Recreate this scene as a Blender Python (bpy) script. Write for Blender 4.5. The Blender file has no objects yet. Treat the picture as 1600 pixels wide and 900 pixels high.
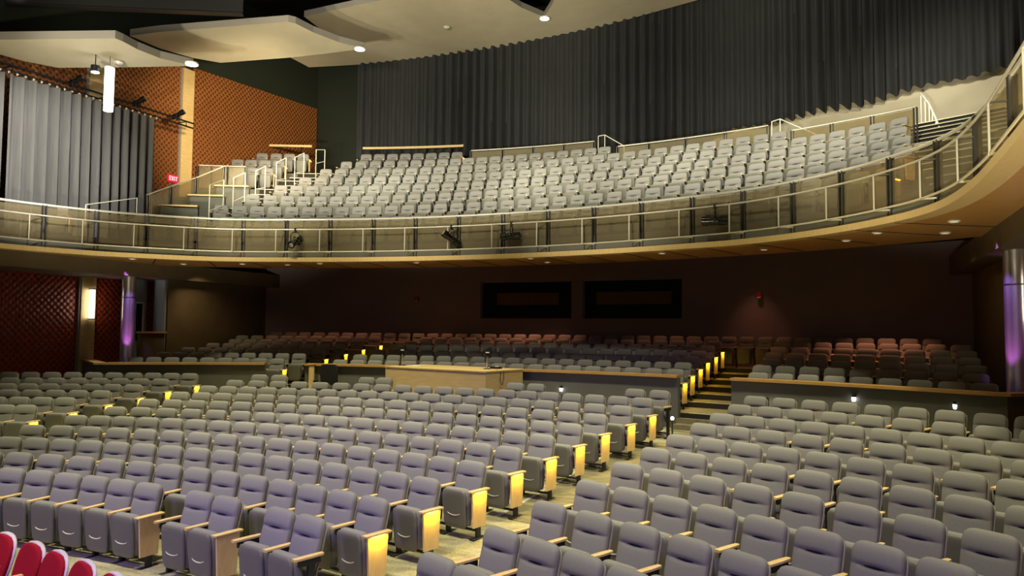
import bpy, math, random
from mathutils import Vector, Matrix
random.seed(7)
C = bpy.context.scene.collection
PI = math.pi
EYE = 2.9                                   # height of the camera above the front floor level used as z = 0.05

# ---------------------------------------------------------------- camera, world, lights, exposure
scn = bpy.context.scene
cam_d = bpy.data.cameras.new('camera')
cam = bpy.data.objects.new('camera', cam_d)
C.objects.link(cam)
cam_d.sensor_width = 36.0
cam_d.lens = 1174.49 / 1600 * 36.0
cam_d.clip_end = 300
cam.location = (8.886, 7.237, EYE)
cam.rotation_mode = 'QUATERNION'
cam.rotation_quaternion = (Matrix.Rotation(0.417, 4, 'Z') @ Matrix.Rotation(PI / 2 + 0.05719, 4, 'X') @ Matrix.Rotation(0.00869, 4, 'Z')).to_quaternion()
scn.camera = cam

world = bpy.data.worlds.new('world')
scn.world = world
world.use_nodes = True
bg = world.node_tree.nodes['Background']
bg.inputs[0].default_value = (1.0, 0.86, 0.62, 1)
bg.inputs[1].default_value = 0.10

scn.view_settings.view_transform = 'Standard'
scn.view_settings.look = 'None'
scn.view_settings.gamma = 1.0
scn.view_settings.exposure = 0.0
scn.view_settings.use_curve_mapping = False
try:
    scn.cycles.use_denoising = True
    scn.cycles.max_bounces = 6
    scn.cycles.diffuse_bounces = 3
    scn.cycles.glossy_bounces = 3
    scn.cycles.transparent_max_bounces = 12
    scn.cycles.transmission_bounces = 4
    scn.cycles.sample_clamp_indirect = 6.0
    scn.cycles.caustics_reflective = False
    scn.cycles.caustics_refractive = False
except Exception:
    pass


def lamp(kind, name, loc, target, energy, color, size=0.3, spot=None, blend=0.5):
    d = bpy.data.lights.new(name, kind)
    d.energy = energy
    d.color = color
    if kind == 'AREA':
        d.shape = 'DISK'
        d.size = size
    else:
        d.shadow_soft_size = size
    if kind == 'SPOT':
        d.spot_size = math.radians(spot or 60)
        d.spot_blend = blend
    o = bpy.data.objects.new(name, d)
    C.objects.link(o)
    o.location = loc
    v = Vector(target) - Vector(loc)
    o.rotation_euler = v.to_track_quat('-Z', 'Y').to_euler()
    return o


WARM = (1.0, 0.93, 0.53)
# house lights in the catwalks over the stalls, aimed steeply down at the seats
for (x, y, tx, ty, e, ang) in ((-5.5, 20.6, -5.5, 21.9, 4600, 62), (-1, 20.6, -1, 21.9, 4400, 62), (4.5, 20.2, 4.5, 21.4, 4400, 62), (9.5, 19.4, 9.3, 20.6, 4100, 62),
                               (-3.5, 12.4, -3.0, 16.0, 5900, 54), (2.5, 12.4, 2.5, 16.0, 5300, 54), (8.5, 12.4, 8.0, 16.2, 5000, 54)):
    lamp('SPOT', 'house_spot', (x, y, 14.5), (tx, ty, 0.5), e, WARM, 0.35, ang, 0.7)
# added low fill spots brightening the balcony front, its wooden underside and ceiling boards
for x, tx in ((-1, -9), (2, -3), (5, 3.5), (8, 10.5)):
    lamp('SPOT', 'front_fill', (x, 5.0, 0.6), (tx, 22, 8.7), 10500, (1.0, 0.90, 0.60), 0.3, 32, 0.7)
# added fill spots, no visible fixture, brightening the plaster ceiling boards
lamp('SPOT', 'ceiling_fill', (-7.6, 16.6, 9.0), (-9.3, 26, 12.4), 1000, (1.0, 0.92, 0.66), 0.3, 76, 0.7)
lamp('SPOT', 'ceiling_fill', (-1.0, 15.0, 9.0), (-1.0, 32, 15.2), 5200, (1.0, 0.92, 0.66), 0.5, 74, 0.7)
# purple stage wash on the front rows
lamp('SPOT', 'stage_wash', (0, 4.5, 7.0), (1, 13.4, 0.8), 2600, (0.46, 0.36, 1.0), 0.8, 52, 0.8)
lamp('SPOT', 'stage_wash', (9, 4.0, 7.5), (6, 13.4, 0.8), 2200, (0.48, 0.38, 1.0), 0.8, 52, 0.8)
# balcony lights from the catwalk above the house
for (x, y, tx, ty, e) in ((-7.0, 19, -9, 30, 2300), (-2.5, 19, -2.8, 31, 2200), (3, 19, 3, 31, 2200), (8.5, 19, 8.7, 30, 2200)):
    lamp('SPOT', 'balcony_spot', (x, y, 10.1), (tx, ty, 7.0), e, (1.0, 0.95, 0.68), 0.3, 54, 0.6)
for (x, y, z, tx, ty, e) in ((-8.2, 24.2, 12.0, -9.5, 30.5, 1900), (-3.5, 26, 14.0, -3.8, 30.8, 2400), (1.5, 26, 14.0, 1.8, 30.8, 2400), (6.0, 25.5, 14.0, 6.5, 30.2, 2400), (9.5, 24, 14.0, 10.2, 28.8, 2100)):
    lamp('SPOT', 'balcony_downlight', (x, y, z), (tx, ty, 7.2), e, (1.0, 0.95, 0.68), 0.2, 66, 0.7)
# wash on the side wall with the wooden boards and on the side curtain
lamp('SPOT', 'side_spot', (-4.5, 22.5, 9.8), (-13.4, 30.5, 10.4), 5200, (1.0, 0.80, 0.46), 0.4, 52, 0.8)
lamp('SPOT', 'side_spot', (-7.5, 18.5, 8.6), (-12.4, 21.0, 7.6), 3200, (1.0, 0.93, 0.78), 0.3, 62, 0.8)
lamp('SPOT', 'cross_aisle_spot', (10.4, 29.4, 10.9), (12.2, 34.4, 9.2), 520, (1.0, 0.9, 0.66), 0.1, 110, 0.8)
# dim amber cans under the balcony
for (x, y, e) in ((-7.6, 30.3, 26), (-5.0, 30.9, 30), (-2.2, 31.2, 34), (-0.7, 31.3, 50), (3.6, 30.9, 14), (6.2, 31.4, 14), (9.6, 29.2, 78), (-9.3, 29.4, 20), (6.2, 28.6, 14)):
    lamp('SPOT', 'under_balcony_spot', (x, y, 5.35), (x * 0.99, y - 0.35, 1.5), e * 5.5, (1.0, 0.36, 0.17), 0.06, 74, 0.8)
# warm cans over the ends of the terrace, near the side doors
for x, e in ((-10.9, 75), (10.9, 12)):
    lamp('SPOT', 'soffit_spot', (x, 26.2, 4.85), (x * 1.06, 27.2, 1.5), e, (1.0, 0.72, 0.34), 0.06, 120, 0.9)
# purple spots on the two steel columns
for s in (-1, 1):
    lamp('SPOT', 'column_spot', (s * 11.40, 23.60, 4.72), (s * 11.85, 24.1, 3.0), 170, (0.42, 0.18, 1.0), 0.05, 34, 0.6)
    lamp('SPOT', 'column_spot', (s * 11.45, 23.68, 1.98), (s * 11.85, 24.1, 3.1), 110, (0.75, 0.15, 0.9), 0.05, 40, 0.6)


# ---------------------------------------------------------------- materials
def mat(name, col, rough=0.6, metal=0.0, spec=0.4, emit=None, estr=0.0):
    m = bpy.data.materials.new(name)
    m.use_nodes = True
    b = m.node_tree.nodes['Principled BSDF']
    b.inputs['Base Color'].default_value = (*col, 1)
    b.inputs['Roughness'].default_value = rough
    b.inputs['Metallic'].default_value = metal
    b.inputs['Specular IOR Level'].default_value = spec
    if emit:
        b.inputs['Emission Color'].default_value = (*emit, 1)
        b.inputs['Emission Strength'].default_value = estr
    return m


def noisy(m, c1, c2, scale=(20, 20, 20), detail=3, bump=0.0, coord='Object', bscale=None):
    nt = m.node_tree
    N, L = nt.nodes, nt.links
    b = N['Principled BSDF']
    tc = N.new('ShaderNodeTexCoord')
    mp = N.new('ShaderNodeMapping')
    mp.inputs['Scale'].default_value = scale
    L.new(tc.outputs[coord], mp.inputs['Vector'])
    no = N.new('ShaderNodeTexNoise')
    no.inputs['Scale'].default_value = 1.0
    no.inputs['Detail'].default_value = detail
    L.new(mp.outputs[0], no.inputs['Vector'])
    rp = N.new('ShaderNodeValToRGB')
    rp.color_ramp.elements[0].color = (*c1, 1)
    rp.color_ramp.elements[1].color = (*c2, 1)
    rp.color_ramp.elements[0].position = 0.3
    rp.color_ramp.elements[1].position = 0.7
    L.new(no.outputs['Fac'], rp.inputs['Fac'])
    L.new(rp.outputs['Color'], b.inputs['Base Color'])
    if bump:
        bp = N.new('ShaderNodeBump')
        bp.inputs['Strength'].default_value = bump
        bp.inputs['Distance'].default_value = 0.01
        L.new(no.outputs['Fac'], bp.inputs['Height'])
        L.new(bp.outputs['Normal'], b.inputs['Normal'])
    return m


def wood(name, c1, c2, grain=(3, 60, 60), rough=0.4):
    return noisy(mat(name, c1, rough, 0, 0.35), c1, c2, grain, 4)


M = {}
M['fabric'] = noisy(mat('seat_fabric', (0.23, 0.222, 0.225), 0.95, 0, 0.15), (0.215, 0.21, 0.212), (0.258, 0.25, 0.252), (160, 160, 160), 2, 0.15)
M['seam'] = mat('seam_dark', (0.03, 0.028, 0.035), 0.9, 0, 0.1)
M['shell'] = mat('seat_shell_plastic', (0.155, 0.15, 0.13), 0.45, 0, 0.4)
M['back_plastic'] = mat('seat_back_plastic', (0.30, 0.28, 0.22), 0.5)
M['grip'] = mat('grip_plastic', (0.52, 0.50, 0.46), 0.4)
M['steel_dark'] = mat('dark_steel', (0.025, 0.025, 0.027), 0.45, 0.3)
M['maple'] = wood('maple_wood', (0.72, 0.50, 0.22), (0.80, 0.59, 0.30), (25, 25, 6))
M['maple_pale'] = wood('pale_maple', (0.66, 0.47, 0.22), (0.74, 0.55, 0.28), (3, 3, 14))
M['maple_lit'] = wood('maple_wood_lit', (0.66, 0.56, 0.36), (0.74, 0.64, 0.43), (25, 25, 6))  # maple as lit on the balcony, the light put into the colour
M['oak_trim'] = wood('oak_trim', (0.50, 0.27, 0.09), (0.60, 0.35, 0.13), (5, 5, 40))
M['soffit_wood'] = wood('soffit_wood', (0.52, 0.28, 0.08), (0.62, 0.34, 0.11), (1.2, 9, 9), 0.35)
M['velvet'] = mat('red_velvet', (0.36, 0.006, 0.018), 0.85, 0, 0.2)
M['white_edge'] = mat('white_edge', (0.72, 0.66, 0.70), 0.4)
M['chrome'] = mat('brushed_steel', (0.72, 0.70, 0.68), 0.26, 0.8)
M['chrome_bright'] = mat('polished_steel', (0.80, 0.76, 0.68), 0.32, 0.35)
M['post_steel'] = mat('post_steel', (0.16, 0.15, 0.14), 0.35, 0.9)
M['white_tube'] = mat('white_tube', (0.78, 0.76, 0.68), 0.35, 0.2)
M['black'] = mat('black_metal', (0.008, 0.008, 0.009), 0.5, 0, 0.3)
M['black_gloss'] = mat('black_gloss', (0.006, 0.006, 0.007), 0.15, 0, 0.5)
M['grey_wall'] = noisy(mat('grey_paint', (0.14, 0.14, 0.125), 0.8, 0, 0.2), (0.13, 0.13, 0.115), (0.15, 0.15, 0.135), (2, 2, 2), 3)
M['brown_wall'] = noisy(mat('brown_paint', (0.14, 0.105, 0.065), 0.8, 0, 0.2), (0.13, 0.095, 0.06), (0.15, 0.115, 0.07), (2, 2, 2), 3)
M['back_wall'] = noisy(mat('plum_paint', (0.26, 0.20, 0.235), 0.85, 0, 0.15), (0.25, 0.19, 0.225), (0.27, 0.21, 0.245), (1, 1, 1), 3)
M['dark_wall'] = mat('dark_green_paint', (0.022, 0.028, 0.022), 0.85, 0, 0.2)
M['black_ceiling'] = mat('black_ceiling', (0.006, 0.006, 0.007), 0.9, 0, 0.1)
M['white_wall'] = noisy(mat('cream_paint', (0.62, 0.57, 0.45), 0.8, 0, 0.2), (0.60, 0.55, 0.43), (0.65, 0.60, 0.48), (1, 1, 1), 2)
M['blue_grey'] = mat('blue_grey_paint', (0.30, 0.36, 0.46), 0.6)
M['plaster'] = noisy(mat('ceiling_plaster', (0.60, 0.54, 0.42), 0.9, 0, 0.15), (0.58, 0.52, 0.40), (0.63, 0.57, 0.45), (1.5, 1.5, 1.5), 4)
M['plaster_edge'] = mat('cloud_edge', (0.27, 0.25, 0.24), 0.7)  # darker than the plaster: shade of the board sides put into the colour
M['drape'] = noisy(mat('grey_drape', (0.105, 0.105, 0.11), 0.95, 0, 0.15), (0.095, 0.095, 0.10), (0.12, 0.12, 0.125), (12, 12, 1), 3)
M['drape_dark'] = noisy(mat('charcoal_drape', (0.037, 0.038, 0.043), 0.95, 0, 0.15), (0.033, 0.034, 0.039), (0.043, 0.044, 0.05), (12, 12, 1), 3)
M['riser'] = mat('dark_riser', (0.018, 0.016, 0.014), 0.8)
M['tread'] = noisy(mat('stair_carpet', (0.24, 0.21, 0.14), 0.95, 0, 0.1), (0.20, 0.17, 0.11), (0.28, 0.25, 0.17), (9, 9, 9), 4)
M['nosing'] = mat('pale_nosing', (0.55, 0.52, 0.42), 0.5)
M['amber'] = mat('amber_lens', (1, 0.7, 0.1), 0.4, 0, 0.3, (1.0, 0.62, 0.06), 9.0)
M['lamp_white'] = mat('white_lamp', (1, 1, 1), 0.4, 0, 0.3, (1.0, 0.97, 0.92), 7.0)
M['lamp_warm'] = mat('warm_lamp', (1, 1, 1), 0.4, 0, 0.3, (1.0, 0.93, 0.75), 5.0)
M['lamp_dim'] = mat('dim_lamp', (0.9, 0.85, 0.75), 0.4, 0, 0.3, (1.0, 0.85, 0.6), 0.35)
M['exit_red'] = mat('exit_red', (0.6, 0.0, 0.02), 0.4, 0, 0.3, (1.0, 0.02, 0.06), 0.9)
M['exit_letter'] = mat('exit_letter', (1, 0.7, 0.7), 0.4, 0, 0.3, (1.0, 0.45, 0.5), 1.6)
M['alarm_red'] = mat('alarm_red', (0.35, 0.01, 0.01), 0.4)
M['paper'] = mat('white_paper', (0.8, 0.78, 0.7), 0.7)
M['mesh_black'] = mat('black_mesh', (0.015, 0.014, 0.013), 0.7)
M['reflection'] = mat('reflection_brown', (0.13, 0.065, 0.018), 0.6)  # brown of the reflection in the booth glass, as a painted band
M['booth_dark'] = mat('booth_interior', (0.012, 0.012, 0.014), 0.8)


def carpet():
    m = mat('hall_carpet', (0.3, 0.27, 0.19), 0.95, 0, 0.1)
    nt = m.node_tree
    N, L = nt.nodes, nt.links
    b = N['Principled BSDF']
    tc = N.new('ShaderNodeTexCoord')
    n1 = N.new('ShaderNodeTexNoise')
    n1.inputs['Scale'].default_value = 30
    n2 = N.new('ShaderNodeTexNoise')
    mp = N.new('ShaderNodeMapping')
    mp.inputs['Scale'].default_value = (1.6, 7, 1)
    L.new(tc.outputs['Object'], n1.inputs['Vector'])
    L.new(tc.outputs['Object'], mp.inputs['Vector'])
    L.new(mp.outputs[0], n2.inputs['Vector'])
    n2.inputs['Scale'].default_value = 1.0
    mx = N.new('ShaderNodeMath')
    mx.operation = 'MULTIPLY_ADD'
    mx.inputs[1].default_value = 0.35
    L.new(n1.outputs['Fac'], mx.inputs[0])
    mm = N.new('ShaderNodeMath')
    mm.operation = 'MULTIPLY'
    mm.inputs[1].default_value = 0.65
    L.new(n2.outputs['Fac'], mm.inputs[0])
    L.new(mm.outputs[0], mx.inputs[2])
    rp = N.new('ShaderNodeValToRGB')
    rp.color_ramp.elements[0].color = (0.24, 0.215, 0.14, 1)
    rp.color_ramp.elements[1].color = (0.42, 0.39, 0.28, 1)
    rp.color_ramp.elements[0].position = 0.38
    rp.color_ramp.elements[1].position = 0.62
    L.new(mx.outputs[0], rp.inputs['Fac'])
    L.new(rp.outputs['Color'], b.inputs['Base Color'])
    return m


M['carpet'] = carpet()
M['carpet_dark'] = noisy(mat('aisle_carpet', (0.2, 0.18, 0.12), 0.95, 0, 0.1), (0.13, 0.115, 0.075), (0.24, 0.215, 0.15), (3, 14, 14), 4)


def perforated(name='perforated_wood', tint=None):
    """Orange wood wall boards with a staggered pattern of pressed holes."""
    m = mat(name, (0.4, 0.16, 0.05), 0.4, 0, 0.4)
    nt = m.node_tree
    N, L = nt.nodes, nt.links
    b = N['Principled BSDF']
    tc = N.new('ShaderNodeTexCoord')
    sp = N.new('ShaderNodeSeparateXYZ')
    L.new(tc.outputs['Object'], sp.inputs[0])

    def math_(op, a, v=None, c=None):
        n = N.new('ShaderNodeMath')
        n.operation = op
        for i, q in enumerate((a, v, c)):
            if q is None:
                continue
            if isinstance(q, (int, float)):
                n.inputs[i].default_value = q
            else:
                L.new(q, n.inputs[i])
        return n.outputs[0]
    s1 = math_('SINE', math_('MULTIPLY', sp.outputs['Y'], 2 * PI / 0.21))
    s2 = math_('SINE', math_('MULTIPLY', sp.outputs['Z'], 2 * PI / 0.21))
    h = math_('MULTIPLY', s1, s2)
    hole = math_('GREATER_THAN', h, 0.30)
    rp = N.new('ShaderNodeMix')
    rp.data_type = 'RGBA'
    L.new(hole, rp.inputs['Factor'])
    no = N.new('ShaderNodeTexNoise')
    no.inputs['Scale'].default_value = 3
    L.new(tc.outputs['Object'], no.inputs['Vector'])
    cr = N.new('ShaderNodeValToRGB')
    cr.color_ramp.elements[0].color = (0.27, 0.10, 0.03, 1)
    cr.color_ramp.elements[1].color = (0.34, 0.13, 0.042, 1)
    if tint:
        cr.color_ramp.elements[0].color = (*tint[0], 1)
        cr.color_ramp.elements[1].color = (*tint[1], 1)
    L.new(no.outputs['Fac'], cr.inputs['Fac'])
    L.new(cr.outputs['Color'], rp.inputs['A'])
    rp.inputs['B'].default_value = (0.11, 0.03, 0.008, 1)  # darkness inside the holes put into the colour
    L.new(rp.outputs['Result'], b.inputs['Base Color'])
    bp = N.new('ShaderNodeBump')
    bp.invert = True
    bp.inputs['Strength'].default_value = 0.5
    bp.inputs['Distance'].default_value = 0.03
    L.new(h, bp.inputs['Height'])
    L.new(bp.outputs['Normal'], b.inputs['Normal'])
    return m


M['perforated'] = perforated()
M['perforated_dim'] = perforated('perforated_wood_dim', ((0.30, 0.035, 0.012), (0.36, 0.045, 0.016)))  # same boards in dim light, the dimness put into the colour


def tinted(name, tint, reflect, rough, col, diffuse):
    m = bpy.data.materials.new(name)
    m.use_nodes = True
    nt = m.node_tree
    N, L = nt.nodes, nt.links
    N.remove(N['Principled BSDF'])
    t = N.new('ShaderNodeBsdfTransparent')
    t.inputs[0].default_value = (*tint, 1)
    g = N.new('ShaderNodeBsdfGlossy')
    g.inputs['Roughness'].default_value = rough
    g.inputs[0].default_value = (*col, 1)
    d = N.new('ShaderNodeBsdfDiffuse')
    d.inputs[0].default_value = (*col, 1)
    m1 = N.new('ShaderNodeMixShader')
    m1.inputs[0].default_value = diffuse
    m2 = N.new('ShaderNodeMixShader')
    m2.inputs[0].default_value = reflect
    L.new(t.outputs[0], m1.inputs[1])
    L.new(d.outputs[0], m1.inputs[2])
    L.new(m1.outputs[0], m2.inputs[1])
    L.new(g.outputs[0], m2.inputs[2])
    L.new(m2.outputs[0], N['Material Output'].inputs[0])
    return m


M['rail_glass'] = tinted('rail_glass', (0.80, 0.73, 0.55), 0.16, 0.2, (0.78, 0.70, 0.52), 0.11)
M['booth_glass'] = tinted('booth_glass', (0.035, 0.035, 0.04), 0.25, 0.03, (0.8, 0.8, 0.8), 0.0)


# ---------------------------------------------------------------- mesh helpers
class MB:
    """Collects vertices and faces and links them as one mesh object."""

    def __init__(s):
        s.v, s.f, s.m, s.mats = [], [], [], []
        s.cur = 0

    def use(s, material):
        if material not in s.mats:
            s.mats.append(material)
        s.cur = s.mats.index(material)
        return s

    def face(s, idx):
        s.f.append(tuple(idx))
        s.m.append(s.cur)

    def add(s, verts, faces):
        k = len(s.v)
        s.v += [tuple(p) for p in verts]
        for q in faces:
            s.face([i + k for i in q])

    def box(s, c, d, rz=0.0, tilt=None):
        hx, hy, hz = d[0] / 2, d[1] / 2, d[2] / 2
        pts = [Vector((x * hx, y * hy, z * hz)) for z in (-1, 1) for y in (-1, 1) for x in (-1, 1)]
        R = Matrix.Rotation(rz, 3, 'Z')
        if tilt is not None:
            R = R @ tilt
        s.add([R @ p + Vector(c) for p in pts], [(0, 2, 3, 1), (4, 5, 7, 6), (0, 1, 5, 4), (2, 6, 7, 3), (0, 4, 6, 2), (1, 3, 7, 5)])
        return s

    def cbox(s, c, d, ch, rz=0.0):
        """box with chamfered vertical outline and a small top and bottom chamfer"""
        hx, hy, hz = d[0] / 2, d[1] / 2, d[2] / 2
        rings = []
        R = Matrix.Rotation(rz, 3, 'Z')
        for z, k in ((-hz, ch), (-hz + ch, 0), (hz - ch, 0), (hz, ch)):
            x, y = hx - k, hy - k
            o = [(-x + ch, -y), (x - ch, -y), (x, -y + ch), (x, y - ch), (x - ch, y), (-x + ch, y), (-x, y - ch), (-x, -y + ch)]
            rings.append([R @ Vector((a, b, z)) + Vector(c) for a, b in o])
        s.loft(rings)
        return s

    def loft(s, rings, cap=True, closed=True):
        k = len(s.v)
        n = len(rings[0])
        for r in rings:
            s.v += [tuple(p) for p in r]
        for i in range(len(rings) - 1):
            for j in range(n if closed else n - 1):
                a, b = k + i * n + j, k + i * n + (j + 1) % n
                s.face((a, b, b + n, a + n))
        if cap:
            s.face(list(range(k, k + n))[::-1])
            s.face(list(range(k + (len(rings) - 1) * n, k + len(rings) * n)))
        return s

    def tube(s, path, r, n=8, cap=True):
        path = [Vector(p) for p in path]
        rings = []
        for i, p in enumerate(path):
            t = (path[min(i + 1, len(path) - 1)] - path[max(i - 1, 0)]).normalized()
            up = Vector((0, 0, 1)) if abs(t.z) < 0.95 else Vector((1, 0, 0))
            a = t.cross(up).normalized()
            b = a.cross(t).normalized()
            rr = r[i] if isinstance(r, (list, tuple)) else r
            rings.append([p + (a * math.cos(q) + b * math.sin(q)) * rr for q in [2 * PI * j / n for j in range(n)]])
        return s.loft(rings, cap)

    def strip(s, lo, hi):
        """quads between two equally long point lists"""
        k = len(s.v)
        n = len(lo)
        s.v += [tuple(p) for p in lo] + [tuple(p) for p in hi]
        for i in range(n - 1):
            s.face((k + i, k + i + 1, k + n + i + 1, k + n + i))
        return s

    def ribbon(s, path, half, z0, z1):
        """wall of a given half thickness along a plan path"""
        n = len(path)
        L_, R_ = offset(path, half), offset(path, -half)
        rings = []
        for i in range(n):
            rings.append([(*L_[i], z0), (*R_[i], z0), (*R_[i], z1), (*L_[i], z1)])
        return s.loft(rings)

    def prism(s, poly, z0, z1):
        n = len(poly)
        k = len(s.v)
        s.v += [(x, y, z0) for x, y in poly] + [(x, y, z1) for x, y in poly]
        s.face([k + i for i in range(n)][::-1])
        s.face([k + n + i for i in range(n)])
        for i in range(n):
            j = (i + 1) % n
            s.face((k + i, k + j, k + n + j, k + n + i))
        return s

    def mesh(s, name, material=None, smooth=None):
        me = bpy.data.meshes.new(name)
        me.from_pydata(s.v, [], s.f)
        if material is not None:
            me.materials.append(material)
        else:
            for q in s.mats:
                me.materials.append(q)
            me.polygons.foreach_set('material_index', s.m)
        me.validate()
        if smooth is not None:
            me.polygons.foreach_set('use_smooth', [True] * len(me.polygons))
            try:
                me.set_sharp_from_angle(angle=math.radians(smooth))
            except Exception:
                pass
        me.update()
        return me

    def build(s, name, material=None, parent=None, smooth=None):
        o = bpy.data.objects.new(name, s.mesh(name, material, smooth))
        C.objects.link(o)
        if parent is not None:
            o.parent = parent
        return o


def offset(path, d):
    """offset a plan polyline to its left by d"""
    out = []
    n = len(path)
    for i in range(n):
        a, b = path[max(i - 1, 0)], path[min(i + 1, n - 1)]
        tx, ty = b[0] - a[0], b[1] - a[1]
        l = math.hypot(tx, ty) or 1
        out.append((path[i][0] - ty / l * d, path[i][1] + tx / l * d))
    return out


def polar(r, t, c=(0.0, 0.0)):
    return (c[0] + r * math.sin(t), c[1] + r * math.cos(t))


def arc(r, t0, t1, n, c=(0.0, 0.0)):
    return [polar(r, t0 + (t1 - t0) * i / n, c) for i in range(n + 1)]


def tag(o, label=None, cat=None, group=None, kind=None):
    if label:
        o['label'] = label
    if cat:
        o['category'] = cat
    if group:
        o['group'] = group
    if kind:
        o['kind'] = kind
    return o


def empty(name, loc=(0, 0, 0), rz=0.0):
    o = bpy.data.objects.new(name, None)
    o.empty_display_size = 0.1
    C.objects.link(o)
    o.location = loc
    o.rotation_euler = (0, 0, rz)
    return o


def structure(o):
    o['kind'] = 'structure'
    return o


def copy_tree(o, parent=None):
    c = o.copy()
    C.objects.link(c)
    if parent is not None:
        c.parent = parent
    for ch in o.children:
        copy_tree(ch, c)
    return c


ORD = ('first second third fourth fifth sixth seventh eighth ninth tenth eleventh twelfth thirteenth fourteenth fifteenth sixteenth seventeenth '
       'eighteenth nineteenth twentieth').split()
ORD += ['twenty-' + w for w in ORD[:9]] + ['thirtieth'] + ['thirty-' + w for w in ORD[:9]] + ['fortieth'] + ['forty-' + w for w in ORD[:9]]
ROW_R=[14.271, 15.237, 16.202, 17.167, 18.133, 19.098, 20.064, 21.029, 21.994, 22.96, 23.925]
ROW_Z=[0.928, 0.951, 1.021, 1.098, 1.175, 1.25, 1.328, 1.411, 1.488, 1.571, 1.663]
ORCH=[('C',0,[-0.1628, -0.1267, -0.0896, -0.053, -0.0169, 0.0186, 0.0536]),
('C',0,[0.1213, 0.1564]),
('C',0,[0.2241, 0.2612]),
('C',1,[-0.2273, -0.1903, -0.1506, -0.1118, -0.0737, -0.0362, 0.0009, 0.0375, 0.0738, 0.1098, 0.1458, 0.1817, 0.2177, 0.2539]),
('C',2,[-0.2628, -0.2299, -0.1968, -0.1635, -0.1299, -0.0962, -0.0623, -0.0282, 0.0059, 0.0402, 0.0745, 0.1089, 0.1434, 0.1778, 0.2122, 0.2466]),
('C',3,[-0.2862, -0.2515, -0.217, -0.1826, -0.1485, -0.1145, -0.0808, -0.0472, -0.0139, 0.0191, 0.052, 0.0845, 0.1168, 0.1489, 0.1807, 0.2121, 0.2433]),
('C',4,[-0.2787, -0.25, -0.2209, -0.1915, -0.1619, -0.132, -0.1018, -0.0715, -0.041, -0.0103, 0.0205, 0.0514, 0.0823, 0.1133, 0.1443, 0.1754, 0.2063, 0.2372]),
('C',5,[-0.2709, -0.24, -0.2092, -0.1785, -0.1479, -0.1173, -0.0869, -0.0567, -0.0266, 0.0033, 0.033, 0.0625, 0.0917, 0.1207, 0.1494, 0.1777, 0.2058, 0.2335]),
('C',6,[-0.2661, -0.2369, -0.2082, -0.1799, -0.152, -0.1244, -0.0971, -0.07, -0.043, -0.0162, 0.0106, 0.0374, 0.0643, 0.0912, 0.1183, 0.1457, 0.1732, 0.2012, 0.2295]),
('C',7,[-0.2594, -0.2333, -0.207, -0.1807, -0.1542, -0.1276, -0.1008, -0.074, -0.0471, -0.0201, 0.0071, 0.0342, 0.0615, 0.0888, 0.1162, 0.1436, 0.1711, 0.1985, 0.2261]),
('C',8,[-0.2536, -0.2289, -0.2043, -0.1797, -0.1551, -0.1304, -0.1057, -0.081, -0.0562, -0.0313, -0.0063, 0.0188, 0.0441, 0.0695, 0.0951, 0.1209, 0.1469, 0.1731, 0.1996, 0.2263]),
('C',9,[-0.2463, -0.2195, -0.1931, -0.1669, -0.1411, -0.1156, -0.0904, -0.0654, -0.0406, -0.016, 0.0084, 0.0327, 0.0568, 0.0808, 0.1048, 0.1287, 0.1526, 0.1764, 0.2003, 0.2242]),
('C',10,[-0.2395, -0.2151]),
('C',10,[-0.1073, -0.0862]),
('C',10,[0.0686, 0.0916]),
('C',10,[0.1966, 0.2207]),
('R',10,[0.3084, 0.3322, 0.3561, 0.38, 0.404, 0.428, 0.452, 0.4762, 0.5001]),
('R',9,[0.3136, 0.3385, 0.3636, 0.3888, 0.4142, 0.4398, 0.4656, 0.4916, 0.517]),
('R',8,[0.3193, 0.344, 0.3687, 0.3934, 0.4182, 0.443, 0.4678, 0.4926, 0.5174]),
('R',7,[0.3265, 0.354, 0.3815, 0.4089, 0.4362, 0.4635, 0.4908, 0.518, 0.5453]),
('R',6,[0.3327, 0.3597, 0.387, 0.4147, 0.4427, 0.4711, 0.4998, 0.5288, 0.5568]),
('R',5,[0.3413, 0.3716, 0.4018, 0.4319, 0.4621, 0.4922, 0.5223, 0.5523, 0.5825]),
('R',4,[0.3514, 0.3843, 0.4174, 0.4508, 0.4843, 0.5181, 0.5522, 0.5864]),
('R',3,[0.3616, 0.3948, 0.4281, 0.4613, 0.4945, 0.5276, 0.5607, 0.5937]),
('R',2,[0.3721, 0.4108, 0.4486, 0.4855, 0.5215, 0.5566]),
('R',1,[0.3882, 0.4238, 0.4595, 0.4951]),
('R',0,[0.4026, 0.4368]),
('L',10,[-0.5541, -0.5311, -0.508, -0.4846, -0.4611, -0.4375, -0.4141, -0.391, -0.3683, -0.3461, -0.3246]),
('L',9,[-0.5329, -0.5083, -0.4829, -0.4578, -0.4329, -0.4083, -0.3839, -0.3599, -0.3361]),
('L',8,[-0.5122, -0.4881, -0.4644, -0.4406, -0.4166, -0.3924, -0.3681, -0.3436]),
('L',7,[-0.4854, -0.4591, -0.433, -0.4068, -0.3803, -0.3536]),
('L',6,[-0.4436, -0.4174, -0.3911, -0.3648]),
('L',5,[-0.4004, -0.3764])]
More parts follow.
